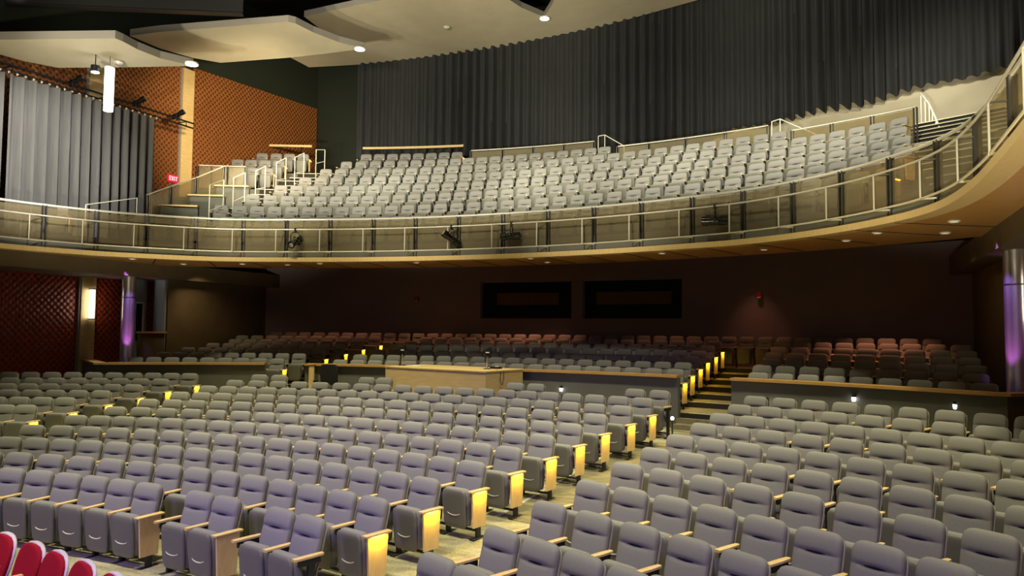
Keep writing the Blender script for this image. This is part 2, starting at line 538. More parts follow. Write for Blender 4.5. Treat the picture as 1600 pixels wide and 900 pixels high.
BAL=[[(-9.91, 25.89), (-9.46, 26.26), (-8.99, 26.57), (-8.49, 26.85), (-7.97, 27.09), (-7.44, 27.31), (-6.9, 27.5), (-6.35, 27.67), (-5.8, 27.83), (-5.25, 27.96), (-4.69, 28.08), (-4.13, 28.19), (-3.56, 28.28), (-3.0, 28.35), (-2.43, 28.41), (-1.85, 28.46), (-1.28, 28.49), (-0.7, 28.51), (-0.12, 28.52), (0.46, 28.51), (1.05, 28.49), (1.64, 28.45), (2.22, 28.4), (2.81, 28.33), (3.4, 28.25), (3.98, 28.16), (4.56, 28.05), (5.13, 27.92), (5.69, 27.78), (6.24, 27.63), (6.79, 27.46), (7.31, 27.26), (7.83, 27.05), (8.32, 26.81), (8.8, 26.55), (9.26, 26.25), (9.7, 25.91), (10.12, 25.53)],
[(-9.72, 27.1), (-9.26, 27.47), (-8.77, 27.78), (-8.26, 28.04), (-7.74, 28.27), (-7.2, 28.46), (-6.66, 28.63), (-6.12, 28.77), (-5.57, 28.9), (-5.01, 29.01), (-4.46, 29.11), (-3.91, 29.19), (-3.35, 29.26), (-2.8, 29.32), (-2.24, 29.36), (-1.68, 29.4), (-1.12, 29.42), (-0.56, 29.43), (0.01, 29.43), (0.58, 29.41), (1.15, 29.39), (1.72, 29.35), (2.29, 29.3), (2.86, 29.24), (3.43, 29.17), (4.0, 29.09), (4.56, 28.99), (5.12, 28.89), (5.68, 28.77), (6.22, 28.64), (6.76, 28.49), (7.28, 28.33), (7.8, 28.15), (8.3, 27.95), (8.79, 27.72), (9.26, 27.46), (9.73, 27.16), (10.18, 26.82)],
[(-9.58, 28.35), (-9.08, 28.61), (-8.56, 28.85), (-8.04, 29.07), (-7.51, 29.26), (-6.98, 29.44), (-6.45, 29.61), (-5.91, 29.75), (-5.37, 29.88), (-4.83, 30.0), (-4.29, 30.1), (-3.75, 30.19), (-3.2, 30.27), (-2.66, 30.33), (-2.11, 30.38), (-1.57, 30.41), (-1.02, 30.43), (-0.47, 30.45), (0.08, 30.44), (0.62, 30.43), (1.18, 30.41), (1.73, 30.37), (2.28, 30.32), (2.83, 30.26), (3.39, 30.19), (3.94, 30.11), (4.5, 30.02), (5.05, 29.92), (5.6, 29.8), (6.15, 29.67), (6.7, 29.53), (7.24, 29.38), (7.77, 29.21), (8.29, 29.03), (8.79, 28.83), (9.28, 28.6), (9.75, 28.35), (10.19, 28.07)],
[(-9.51, 29.59), (-8.98, 29.84), (-8.45, 30.06), (-7.92, 30.25), (-7.38, 30.42), (-6.84, 30.57), (-6.3, 30.71), (-5.76, 30.83), (-5.22, 30.95), (-4.68, 31.05), (-4.13, 31.14), (-3.58, 31.22), (-3.02, 31.28), (-2.46, 31.34), (-1.9, 31.38), (-1.33, 31.41), (-0.76, 31.42), (-0.18, 31.42), (0.4, 31.41), (0.98, 31.39), (1.57, 31.35), (2.15, 31.31), (2.74, 31.25), (3.32, 31.18), (3.9, 31.1), (4.48, 31.01), (5.04, 30.92), (5.6, 30.81), (6.16, 30.7), (6.7, 30.58), (7.23, 30.44), (7.76, 30.3), (8.27, 30.13), (8.78, 29.94), (9.28, 29.72), (9.78, 29.47), (10.28, 29.16)],
[(-9.45, 30.72), (-8.92, 30.95), (-8.38, 31.16), (-7.85, 31.34), (-7.31, 31.51), (-6.77, 31.66), (-6.23, 31.79), (-5.69, 31.91), (-5.15, 32.01), (-4.6, 32.1), (-4.05, 32.18), (-3.5, 32.25), (-2.94, 32.31), (-2.38, 32.35), (-1.82, 32.39), (-1.25, 32.41), (-0.67, 32.41), (-0.1, 32.41), (0.47, 32.4), (1.05, 32.37), (1.62, 32.33), (2.19, 32.28), (2.75, 32.22), (3.31, 32.16), (3.87, 32.08), (4.41, 32.0), (4.96, 31.91), (5.5, 31.81), (6.03, 31.71), (6.58, 31.62), (7.13, 31.51)],
[(-9.33, 31.86), (-8.76, 32.05), (-8.2, 32.23), (-7.65, 32.4), (-7.11, 32.55), (-6.58, 32.68), (-6.04, 32.81), (-5.51, 32.92), (-4.98, 33.01), (-4.45, 33.1), (-3.91, 33.17), (-3.37, 33.23), (-2.83, 33.27), (-2.29, 33.31), (-1.74, 33.34), (-1.19, 33.35), (-0.65, 33.36), (-0.1, 33.36), (0.44, 33.36), (0.98, 33.35)],
[(-9.12, 32.91), (-8.6, 33.09), (-8.07, 33.26), (-7.55, 33.42), (-7.02, 33.57), (-6.49, 33.71), (-5.96, 33.84), (-5.43, 33.96)]]
CLOUDS=[[(-12.51, 19.21, 10.5), (-11.64, 19.66, 10.55), (-9.04, 21.07, 10.71), (-9.05, 21.32, 10.71), (-9.15, 21.87, 10.7), (-9.14, 22.62, 10.7), (-8.8, 23.51, 10.72), (-10.47, 22.63, 10.62), (-12.19, 21.66, 10.52), (-12.5, 20.91, 10.5), (-12.59, 20.26, 10.49), (-12.8, 19.38, 10.48)],
[(-12.22, 24.05, 12.37), (-11.17, 24.31, 12.43), (-9.17, 25.02, 12.55), (-7.18, 25.73, 12.67), (-7.07, 25.95, 12.68), (-7.01, 26.77, 12.68), (-6.76, 27.81, 12.69), (-6.37, 28.67, 12.72), (-7.74, 28.39, 12.64), (-9.11, 27.99, 12.55), (-11.44, 27.16, 12.41), (-11.93, 26.33, 12.38), (-12.23, 25.24, 12.37)],
[(-9.26, 28.97, 14.46), (-7.51, 29.12, 14.56), (-5.94, 29.25, 14.65), (-3.44, 29.4, 14.79), (-1.32, 29.51, 14.91), (-2.13, 30.98, 14.87), (-1.91, 32.26, 14.88), (-1.47, 33.43, 14.91), (-0.85, 32.61, 14.94), (-0.1, 31.46, 14.98), (2.86, 31.08, 15.15), (7.89, 33.73, 15.44), (6.17, 34.39, 15.34), (4.07, 34.89, 15.22), (-0.19, 35.42, 14.98), (-3.63, 35.27, 14.78), (-7.82, 34.54, 14.54), (-10.28, 33.81, 14.4), (-12.27, 32.99, 14.28), (-12.24, 31.6, 14.29), (-9.54, 31.06, 14.44)]]
CAN_LIGHTS=[(-8.62, 23.29, 10.7), (-6.41, 28.51, 12.67), (-1.45, 33.43, 14.88)]
SOFFIT_LIGHTS=[(-10.42, 23.0), (-10.34, 24.81), (-8.48, 25.42), (-7.25, 26.07), (-5.95, 26.03), (-2.89, 26.71), (0.86, 26.63), (0.88, 27.86), (4.6, 26.47), (7.11, 26.39), (8.94, 25.13), (9.51, 23.98), (10.71, 22.74), (10.75, 24.44)]
HANDRAILS=[((-9.88, 25.34, 6.48, 7.54), (-9.83, 25.88, 6.98, 7.81)), ((-9.96, 26.44, 7.18, 7.99), (-9.94, 26.95, 7.42, 8.27)), ((-10.01, 27.53, 7.64, 8.45), (-10.03, 28.02, 7.84, 8.72)), ((-10.06, 28.62, 8.23, 8.98), (-10.05, 29.12, 8.46, 9.26)), ((-10.12, 29.69, 8.58, 9.41), (-10.11, 30.19, 8.77, 9.69)), ((-10.43, 31.31, 9.22, 10.1), (-10.39, 31.81, 9.47, 10.21))]
# ---------------------------------------------------------------- layout numbers (metres; house axis = +Y, origin = centre of the seating arcs)
BCY = 7.44                                  # centre of the balcony arcs on the axis
BC = (0.0, BCY)
P_R = [26.303 + 0.932 * i for i in range(7)]
P_Z = [2.004, 2.133, 2.264, 2.398, 2.529, 2.657, 2.786]
B_R = [20.08, 21.10, 22.10, 23.05, 24.05, 25.06, 26.03, 27.05]      # front balcony row, then seven more
B_Z = [6.455, 6.985, 7.522, 8.053, 8.581, 9.115, 9.640, 10.156]     # tops of the seat backs
SEAT_H = 0.95
P_F = [z - SEAT_H for z in P_Z]
B_F = [z - SEAT_H for z in B_Z]
CROSS_Z = ROW_Z[10] - SEAT_H


def floor_z(r):
    r0, r1 = ROW_R[0], ROW_R[10]
    if r <= r0:
        return ROW_Z[0] - SEAT_H
    if r >= r1:
        return CROSS_Z
    for i in range(10):
        if r <= ROW_R[i + 1]:
            k = (r - ROW_R[i]) / (ROW_R[i + 1] - ROW_R[i])
            return ROW_Z[i] * (1 - k) + ROW_Z[i + 1] * k - SEAT_H


def clampx(p, a=13.5):
    return (max(-a, min(a, p[0])), p[1])


# ---------------------------------------------------------------- floors
mb = MB()
rs = [4, 9, 13] + ROW_R + [24.6, 25.45]
curves = [[(*clampx(q), floor_z(r)) for q in arc(r, -1.25, 1.25, 64)] for r in rs]
for a, b in zip(curves, curves[1:]):
    mb.strip(a, b)
structure(mb.build('floor', M['carpet'], smooth=40))

# darker woven carpet along the stalls aisle with a pale seam
mb = MB()
line = [(4.22, 17.3), (4.40, 19.0), (4.54, 20.6), (4.85, 22.4), (5.17, 24.2)]
right = [(x + 0.95 + 0.05 * i, y - 0.25) for i, (x, y) in enumerate(line)]


def onfloor(p, dz):
    return (*p, floor_z(math.hypot(*p)) + dz)


mb.strip([onfloor(p, 0.006) for p in right], [onfloor(p, 0.006) for p in line])
structure(mb.build('floor_aisle_carpet', M['carpet_dark']))
mb = MB()
mb.strip([onfloor((x + 0.035, y), 0.012) for x, y in line], [onfloor((x - 0.035, y), 0.012) for x, y in line])
structure(mb.build('trim_aisle', M['nosing']))

# terraces under the balcony
mb = MB()
edges = [25.36] + [P_R[i] - 0.50 for i in range(1, 7)] + [32.75]
zprev = 0.4
for k in range(7):
    t = math.asin(12.0 / edges[k])
    lo = [clampx(q, 12.0) for q in arc(edges[k], -t, t, 56, (0, 0))]
    t2 = math.asin(min(1, 12.0 / edges[k + 1]))
    hi = [clampx(q, 12.0) for q in arc(edges[k + 1], -t2, t2, 56, (0, 0))]
    mb.use(M['riser']).strip([(*p, zprev) for p in lo], [(*p, P_F[k]) for p in lo])
    mb.use(M['tread']).strip([(*p, P_F[k]) for p in lo], [(*p, P_F[k]) for p in hi])
    zprev = P_F[k]
structure(mb.build('floor_terrace'))
for t0, t1 in ((0.216, 0.262), (-0.259, -0.216)):
    mb = MB()
    for (r0, z1) in ((24.95, CROSS_Z + 0.115), (25.22, CROSS_Z + 0.23)):
        mb.use(M['tread']).prism(arc(r0, t0 - 0.004, t1, 6) + arc(25.5, t1, t0, 6), 0.3, z1)
    structure(mb.build('floor_step'))
# pale tread edges in the two terrace aisles
for t0, t1 in ((0.222, 0.262), (-0.250, -0.190)):
    for k in range(7):
        mb = MB()
        mb.ribbon(arc(edges[k] + 0.03, t0 - 0.006 * (k if t0 > 0 else -k), t1 - (0.009 * k if t0 > 0 else -0.009 * k), 6), 0.03, P_F[k] + 0.001, P_F[k] + 0.008)
        structure(mb.build('trim_step', M['nosing']))

# ---------------------------------------------------------------- terrace wall with its wooden cap
def wall_r(t):
    return 25.3 - 6.0 * max(0, -t - 0.26) - 1.2 * max(0, t - 0.36)


segs = [[polar(wall_r(t), t) for t in [(-0.438 + (0.438 - 0.262) * i / 14) for i in range(15)]],
        [polar(wall_r(t), t) for t in [(-0.212 + (0.212 + 0.214) * i / 30) for i in range(31)]],
        [polar(wall_r(t), t) for t in [(0.264 + (0.468 - 0.264) * i / 16) for i in range(17)]]]
segs[0] = [(-13.4, 23.8)] + segs[0]
segs[2] = segs[2] + [(12.9, 23.6)]
for i, s in enumerate(segs):
    mb = MB()
    mb.ribbon(s, 0.07, 0.3, 1.862)
    structure(mb.build('wall_terrace', M['grey_wall']))
    mb = MB()
    mb.ribbon(s, 0.155, 1.862, 1.918)
    structure(mb.build('trim_cap', M['oak_trim']))

# ---------------------------------------------------------------- back wall with the control booth windows
mb = MB()
RB = 32.7
W1, W2 = (-0.110, -0.002), (0.011, 0.120)
WZ0, WZ1 = 3.37, 4.71


def wallpiece(mb, r, t0, t1, z0, z1, n=10):
    a = arc(r, t0, t1, n)
    mb.strip([(*p, z0) for p in a], [(*p, z1) for p in a])


wallpiece(mb, RB, -0.405, W1[0], 0.9, 5.45, 20)
wallpiece(mb, RB, W1[1], W2[0], 0.9, 5.45, 2)
wallpiece(mb, RB, W2[1], 0.405, 0.9, 5.45, 20)
for w in (W1, W2):
    wallpiece(mb, RB, w[0], w[1], 0.9, WZ0)
    wallpiece(mb, RB, w[0], w[1], WZ1, 5.45)
    for t in w:
        a, b = polar(RB, t), polar(RB + 0.25, t)
        mb.strip([(*a, WZ0), (*b, WZ0)], [(*a, WZ1), (*b, WZ1)])
    for z in (WZ0, WZ1):
        mb.strip([(*p, z) for p in arc(RB, *w, 8)], [(*p, z) for p in arc(RB + 0.25, *w, 8)])
structure(mb.build('wall_back', M['back_wall']))
mb = MB()
mb.prism([polar(34.2, -0.13), polar(35.0, -0.13), polar(35.0, 0.14), polar(34.2, 0.14)][::-1], 2.2, 5.4)
structure(mb.build('wall_booth', M['booth_dark']))
for i, w in enumerate((W1, W2)):
    r = empty('window_%d' % (i + 1), (*polar(RB, sum(w) / 2), WZ0))
    structure(r)
    inv = Matrix.Translation(r.location).inverted()

    def loc(o):
        o.matrix_parent_inverse = inv
        o.parent = r
        return o
    mb = MB()
    wallpiece(mb, RB + 0.14, w[0], w[1], WZ0, WZ1, 8)
    loc(mb.build('pane', M['booth_glass']))
    mb = MB()
    for z in (WZ0 + 0.03, WZ1 - 0.03):
        mb.ribbon(arc(RB + 0.1, w[0], w[1], 8), 0.05, z - 0.03, z + 0.03)
    for t in w:
        p = polar(RB + 0.1, t)
        mb.box((*p, (WZ0 + WZ1) / 2), (0.06, 0.1, WZ1 - WZ0), -t)
    if i == 0:
        p = polar(RB + 0.1, w[1] - 0.018)
        mb.box((*p, (WZ0 + WZ1) / 2), (0.04, 0.06, WZ1 - WZ0), -w[1])
    else:
        p = polar(RB + 0.1, w[0] + 0.02)
        mb.box((*p, (WZ0 + WZ1) / 2), (0.04, 0.06, WZ1 - WZ0), -w[0])
    loc(mb.build('frame', M['back_wall']))
# added brown bands that imitate a reflection in the booth glass
for i, w in enumerate((W1, W2)):
    o = empty('booth_reflection', (*polar(RB + 0.22, sum(w) / 2), 3.85), -sum(w) / 2)
    half = 1.2 if i == 0 else 1.35
    MB().box((0, 0, 0.22), (2 * half, 0.05, 0.40)).build('reflection_band', M['reflection'], o)
    MB().box((0, 0.0, 0.44), (2 * half + 0.04, 0.09, 0.04)).build('band_edge', M['reflection'], o)
    tag(o, 'brown band imitating a reflection in the glass of the %s booth window' % ('narrower' if i == 0 else 'wider'), 'reflection')

# ---------------------------------------------------------------- side walls of the terrace and the lower hall
for s, nm in ((-1, 'left'), (1, 'right')):
    mb = MB()
    mb.box((s * 12.1, (25.72 + 31.4) / 2, 3.25), (0.2, 31.4 - 25.72, 4.4))
    structure(mb.build('wall_terrace_' + nm, M['brown_wall']))
    mb = MB()
    mb.box((s * 12.5, 18.0, 4.77), (2.0, 27.0, 0.50))
    structure(mb.build('trim_beam_' + nm, M['brown_wall']))
    # half wall with a ledge beside the side door
    mb = MB()
    mb.box((s * 12.05, 25.15, 1.85), (0.12, 0.95, 1.75))
    structure(mb.build('wall_half_' + nm, M['brown_wall']))
    mb = MB()
    mb.box((s * 12.03, 25.15, 2.755), (0.24, 1.0, 0.06))
    structure(mb.build('trim_ledge_' + nm, M['oak_trim']))
    # blue-grey side door with a glazed lower part
    d = structure(empty('door_%d' % (1 if s < 0 else 2), (s * 12.9, 25.15, 1.0)))
    MB().box((0, 0, 1.9), (0.08, 0.9, 3.6)).build('door_leaf', M['blue_grey'], d)
    mb = MB()
    mb.box((-s * 0.06, -0.40, 2.1), (0.06, 0.05, 1.3))
    mb.box((-s * 0.06, 0.30, 2.1), (0.06, 0.05, 1.3))
    mb.box((-s * 0.06, -0.05, 2.74), (0.06, 0.75, 0.05))
    mb.box((-s * 0.06, 0.0, 2.1), (0.04, 0.03, 1.3))
    mb.build('glazing_frame', M['white_tube'], d)
    MB().box((-s * 0.05, -0.05, 2.1), (0.02, 0.66, 1.25)).build('glass', M['black_gloss'], d)
    mb = MB()
    mb.box((s * 12.3, 25.68, 3.0), (0.5, 0.10, 3.6))
    structure(mb.build('trim_jamb_' + nm, M['blue_grey']))

mb = MB()
mb.box((-13.62, 14.2, 8.0), (0.2, 42.0, 16.6))
structure(mb.build('wall_left', M['dark_wall']))
mb = MB()
mb.box((13.12, 12.0, 2.6), (0.2, 28.0, 5.2))
structure(mb.build('wall_right', M['dark_wall']))
mb = MB()
mb.box((14.9, 20.0, 10.6), (0.2, 30.0, 11.2))
structure(mb.build('wall_right_upper', M['dark_wall']))

# pressed wood wall boards and pale pilasters
def panel_top(b):
    return 12.72 + (b - 27.8) * 0.06


for (b0, b1) in ((12.0, 23.50), (24.16, 27.24), (27.86, 35.08)):
    mb = MB()
    x0, x1 = -13.52, -13.455
    z0 = 5.0
    t0, t1 = (panel_top(b) for b in (b0, b1))
    if b0 < 20:
        t0 = t1 = 11.45
    mb.add([(x0, b0, z0), (x1, b0, z0), (x1, b1, z0), (x0, b1, z0), (x0, b0, t0), (x1, b0, t0), (x1, b1, t1), (x0, b1, t1)],
           [(0, 3, 2, 1), (4, 5, 6, 7), (0, 1, 5, 4), (1, 2, 6, 5), (2, 3, 7, 6), (3, 0, 4, 7)])
    structure(mb.build('wall_board_left', M['perforated']))
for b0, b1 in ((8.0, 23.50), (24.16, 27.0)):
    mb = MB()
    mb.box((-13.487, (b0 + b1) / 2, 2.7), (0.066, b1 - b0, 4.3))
    structure(mb.build('wall_board_lower', M['perforated_dim']))
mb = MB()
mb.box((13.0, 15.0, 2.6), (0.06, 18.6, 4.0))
structure(mb.build('wall_board_right', M['perforated_dim']))
for i, b in enumerate((23.83, 27.55)):
    mb = MB()
    zt = 11.5 if i == 0 else 12.55
    mb.box((-13.43, b, (0.65 + zt) / 2), (0.14, 0.50, zt - 0.65))
    structure(mb.build('trim_%d' % (i + 1), M['maple_pale']))
    mb = MB()
    mb.box((-13.45, b - 0.29, (0.65 + zt) / 2), (0.12, 0.05, zt - 0.65))
    structure(mb.build('trim_%d' % (i + 3), M['plaster_edge']))
mb = MB()
mb.box((13.0, 23.45, 2.6), (0.14, 0.50, 4.0))
structure(mb.build('trim_5', M['maple_pale']))

# dark wall beside the rear curtain, rear wall, black roof
mb = MB()
mb.strip([(-13.55, 35.2, 4.5), (-9.7, 34.05, 4.5)], [(-13.55, 35.2, 16.4), (-9.7, 34.05, 16.4)])
structure(mb.build('wall_rear_side', M['dark_wall']))
mb = MB()
wallpiece(mb, 35.75, -0.20, 0.43, 5.0, 16.4, 40)
structure(mb.build('wall_rear', M['white_wall']))
mb = MB()
mb.box((0, 16, 16.6), (30, 42, 0.3))
structure(mb.build('ceiling', M['black_ceiling']))

# ---------------------------------------------------------------- balcony edge
def catmull(pts, n=6):
    out = []
    for i in range(len(pts) - 1):
        p0, p1, p2, p3 = pts[max(i - 1, 0)], pts[i], pts[i + 1], pts[min(i + 2, len(pts) - 1)]
        for j in range(n):
            t = j / n
            out.append(tuple(0.5 * (2 * p1[k] + (p2[k] - p0[k]) * t + (2 * p0[k] - 5 * p1[k] + 4 * p2[k] - p3[k]) * t * t + (3 * p1[k] - p0[k] - 3 * p2[k] + p3[k]) * t ** 3) for k in (0, 1)))
    out.append(pts[-1])
    return out


left_e = [(-11.35, 12.0), (-11.34, 15.5), (-11.32, 18.2), (-11.25, 19.66), (-11.05, 20.7), (-10.6, 21.95), (-9.9, 23.0), (-8.95, 24.1), (-7.95, 24.78)]
right_e = [(7.96, 24.5), (8.94, 23.6), (9.62, 22.75), (10.12, 21.9), (10.46, 20.8), (10.62, 19.2), (10.64, 17.2), (10.62, 14.2), (10.6, 11.0), (10.6, 8.2)]
mid_e = arc(19.05, -0.36, 0.36, 12, BC)
EDGE = catmull(left_e + mid_e + right_e, 5)
GLASS = offset(EDGE, 0.27)


def at_angle(path, t):
    """point of a plan path at the angle t seen from the balcony centre, and the path direction there"""
    best, bi = 9, 0
    for i, (x, y) in enumerate(path):
        d = abs(math.atan2(x, y - BCY) - t)
        if d < best:
            best, bi = d, i
    i = min(max(bi, 1), len(path) - 2)
    for a, b in ((i - 1, i), (i, i + 1)):
        ta, tb = (math.atan2(path[q][0], path[q][1] - BCY) for q in (a, b))
        if min(ta, tb) <= t <= max(ta, tb) and abs(tb - ta) > 1e-9:
            k = (t - ta) / (tb - ta)
            p = tuple(path[a][c] * (1 - k) + path[b][c] * k for c in (0, 1))
            return p, math.atan2(path[b][1] - path[a][1], path[b][0] - path[a][0])
    a, b = path[i - 1], path[i + 1]
    return path[bi], math.atan2(b[1] - a[1], b[0] - a[0])


def between(path, t0, t1):
    p0, p1 = at_angle(path, t0)[0], at_angle(path, t1)[0]
    return [p0] + [p for p in path if t0 + 0.004 < math.atan2(p[0], p[1] - BCY) < t1 - 0.004] + [p1]


# wood lip, grey band and floor edge
mb = MB()
mb.ribbon(offset(EDGE, 0.08), 0.16, 4.94, 5.07)
structure(mb.build('trim_lip', M['maple']))
mb = MB()
mb.ribbon(offset(EDGE, 0.30), 0.05, 5.0, 5.26)
structure(mb.build('trim_band', M['grey_wall']))
# soffit boards: wood ceiling under the balcony front
N_S = 60
inner = offset(EDGE, 0.02)
t_l, t_r = -0.78, 0.98
lo, hi = [], []
for i in range(N_S + 1):
    t = t_l + (t_r - t_l) * i / N_S
    p, _ = at_angle(inner, t)
    lo.append(p)
    q = polar(21.35, t, BC)
    hi.append((max(-11.5, min(11.5, q[0])), q[1] if abs(q[0]) <= 11.5 else BCY + 11.5 / abs(math.tan(t))))
mb = MB()
mb.use(M['soffit_wood'])
mb.strip([(*p, 4.945) for p in hi], [(*p, 4.945) for p in lo])
mb.strip([(*p, 5.25) for p in hi], [(*p, 4.945) for p in hi])
structure(mb.build('ceiling_soffit'))
for i in range(6, len(inner) - 6, 5):
    a = inner[i]
    l = 2.1 if abs(a[0]) < 9 else max(0.0, min(2.1, 11.4 - abs(a[0]) + 0.6))
    b = offset(inner, l)[i]
    if l < 0.3 or abs(b[0]) > 11.5:
        continue
    mb = MB()
    mb.box(((a[0] + b[0]) / 2, (a[1] + b[1]) / 2, 4.942), (0.03, l, 0.012), math.atan2(b[1] - a[1], b[0] - a[0]) - PI / 2)
    structure(mb.build('trim_joint', M['riser']))
mb = MB()
a = [clampx(q, 12.6) for q in arc(20.6, -0.66, 0.66, 40, BC)]
b = [clampx(q, 12.6) for q in arc(26.2, -0.55, 0.55, 40, BC)]
mb.strip([(*p, 5.44) for p in b], [(*p, 5.44) for p in a])
structure(mb.build('ceiling_terrace', M['black_ceiling']))

# ---------------------------------------------------------------- balcony tiers
fronts = [None] + [B_R[k] - 0.62 for k in range(1, 8)]
ENDS = [0.9, 0.9, 0.9, 0.9, 0.9, 0.300, 0.048, -0.190]
mb = MB()
edge_in = offset(EDGE, 0.36)
for k in range(8):
    if k == 0:
        lo = edge_in
        hi = []
        for (x, y) in lo:
            t = math.atan2(x, y - BCY)
            q = polar(B_R[1] - 0.62, t, BC)
            hi.append(clampx(q, 13.45) if abs(t) < 0.7 else (math.copysign(13.45, x), y))
        mb.use(M['grey_wall']).strip([(*p, 4.98) for p in lo], [(*p, B_F[0]) for p in lo])
        mb.use(M['tread']).strip([(*p, B_F[0]) for p in lo], [(*p, B_F[0]) for p in hi])
        continue
    r = fronts[k]
    tm = math.asin(13.45 / r)
    t1 = min(tm, ENDS[k])
    lo = arc(r, -tm, t1, 48, BC)
    hi = []
    for (x, y) in lo:                       # each tier runs back to the rear wall
        t = math.atan2(x, y - BCY)
        q = polar(28.2, t, BC)
        hi.append(clampx(q, 13.45) if abs(q[0]) < 13.45 else (math.copysign(13.45, x), max(y, BCY + 13.45 / abs(math.tan(t)))))
    mb.use(M['grey_wall'] if k > 3 else M['riser']).strip([(*p, B_F[k - 1]) for p in lo], [(*p, B_F[k]) for p in lo])
    mb.use(M['tread']).strip([(*p, B_F[k]) for p in lo], [(*p, B_F[k]) for p in hi])
    if t1 < tm:
        mb.use(M['grey_wall']).strip([(*lo[-1], B_F[k - 1] - 0.6), (*hi[-1], B_F[k - 1] - 0.6)], [(*lo[-1], B_F[k]), (*hi[-1], B_F[k])])
structure(mb.build('floor_balcony'))


def tread(name, r0, r1, a0, a1, z0, z1, nose=True):
    """one stair step of a balcony aisle between the side lines a0..a1"""
    f = [polar(r0, math.asin(a / r0), BC) for a in (a0, (a0 + a1) / 2, a1)]
    b = [polar(r1, math.asin(a / r1), BC) for a in (a1, (a0 + a1) / 2, a0)]
    mb = MB()
    mb.use(M['riser']).prism(f + b, z0, z1)
    structure(mb.build(name))
    if nose:
        mb = MB()
        mb.ribbon([(x, y - 0.01) for x, y in f], 0.03, z1 - 0.02, z1 + 0.006)
        structure(mb.build('trim_step', M['nosing']))


for k in range(1, 8):
    zm = (B_F[k - 1] + B_F[k]) / 2
    tread('floor_step', fronts[k] - 0.40, fronts[k] + 0.05, -11.35, -9.98, B_F[k - 1] - 0.05, zm)
    tread('floor_step', fronts[k], fronts[k] + 0.5, -11.35, -9.98, B_F[k] - 0.2, B_F[k] + 0.006)
for k in range(1, 5):
    zm = (B_F[k - 1] + B_F[k]) / 2
    tread('floor_step', fronts[k] - 0.40, fronts[k] + 0.05, 10.55, 12.2, B_F[k - 1] - 0.05, zm)
    tread('floor_step', fronts[k], fronts[k] + 0.5, 10.55, 12.2, B_F[k] - 0.2, B_F[k] + 0.006)
for i in range(7):
    tread('floor_step', 24.45 + 0.28 * i, 26.8, 10.6, 13.4, B_F[4] - 0.1, B_F[4] + 0.18 * (i + 1))
# stepped parapets with wooden caps beside the aisles
for s in (-1, 1):
    for k, r in ((1, 20.95), (2, 21.95), (3, 22.95)):
        a0, a1 = (-11.62, -10.55) if s < 0 else (12.3, 13.0)
        f = [polar(r, math.asin(a0 / r), BC), polar(r, math.asin(a1 / r), BC)]
        mb = MB()
        mb.ribbon(f, 0.08, B_F[k - 1], B_F[k] + 0.84)
        structure(mb.build('wall_parapet', M['grey_wall']))
        mb = MB()
        mb.ribbon(f, 0.17, B_F[k] + 0.84, B_F[k] + 0.89)
        structure(mb.build('trim_cap', M['maple']))

# ---------------------------------------------------------------- ceiling clouds (plaster boards hung under the black roof)
for i, poly in enumerate(CLOUDS):
    mb = MB()
    n = len(poly)
    mb.use(M['plaster'])
    k = len(mb.v)
    mb.v += [(x, y, z) for x, y, z in poly] + [(x, y, z + 0.22) for x, y, z in poly]
    mb.face([k + q for q in range(n)])
    mb.use(M['plaster_edge'])
    mb.face([k + n + q for q in range(n)][::-1])
    for q in range(n):
        j = (q + 1) % n
        mb.face((k + q, k + j, k + n + j, k + n + q))
    o = mb.build('ceiling_cloud_%d' % (i + 1))
    structure(o)
# ---------------------------------------------------------------- seats
def ring(hw, th, yc, z, ymod=None, n=28, ex=0.30, ey=0.5):
    out = []
    for j in range(n):
        q = 2 * PI * j / n
        c, s = math.cos(q), math.sin(q)
        x = hw * math.copysign(abs(c) ** ex, c)
        y = th * math.copysign(abs(s) ** ey, s)
        if ymod:
            y += ymod(x, z, s)
        out.append((x, yc + y, z))
    return out


TILT = math.tan(math.radians(14))
CREASE = 0.76


def backrest_mesh():
    zs = [(0.405, 0.195, 0.030), (0.420, 0.212, 0.042), (0.470, 0.222, 0.05), (0.570, 0.230, 0.053), (0.670, 0.233, 0.052),
          (0.715, 0.234, 0.050), (0.740, 0.234, 0.048), (0.752, 0.234, 0.046), (0.761, 0.234, 0.045), (0.770, 0.234, 0.049), (0.788, 0.234, 0.056), (0.815, 0.234, 0.060),
          (0.855, 0.231, 0.061), (0.895, 0.224, 0.056), (0.922, 0.208, 0.048), (0.940, 0.180, 0.036), (0.949, 0.14, 0.020)]
    rings = []

    def mod(x, z, s):
        if s > 0:
            return 0.0
        w = max(0.0, 1 - (abs(x) / 0.125) ** 6)
        return 0.022 * math.exp(-((z - CREASE) / 0.014) ** 2) * w + 0.012 * (abs(x) / 0.23) ** 3
    for z, hw, th in zs:
        rings.append(ring(hw, th, -(SEAT_H - z) * TILT, z, mod))
    return MB().loft(rings)


def seat_mesh():
    rings = []
    for z, hw, th, dy in ((0.125, 0.13, 0.030, 0.02), (0.140, 0.175, 0.050, 0.01), (0.19, 0.20, 0.062, 0), (0.36, 0.214, 0.068, 0), (0.54, 0.216, 0.066, 0), (0.595, 0.208, 0.06, 0), (0.622, 0.19, 0.046, 0), (0.632, 0.16, 0.026, 0)):
        rings.append(ring(hw, th, -0.285 + dy - (z - 0.36) * 0.08, z, n=20, ex=0.35, ey=0.5))
    return MB().loft(rings)


def shell_mesh():
    rings = []
    for z, hw, th in ((0.112, 0.14, 0.012), (0.127, 0.176, 0.024), (0.18, 0.197, 0.030), (0.36, 0.208, 0.032), (0.54, 0.206, 0.030), (0.588, 0.196, 0.026), (0.612, 0.176, 0.018), (0.620, 0.15, 0.008)):
        rings.append(ring(hw, th, -0.355 - (z - 0.36) * 0.08, z, n=20, ex=0.30, ey=0.6))
    return MB().loft(rings)


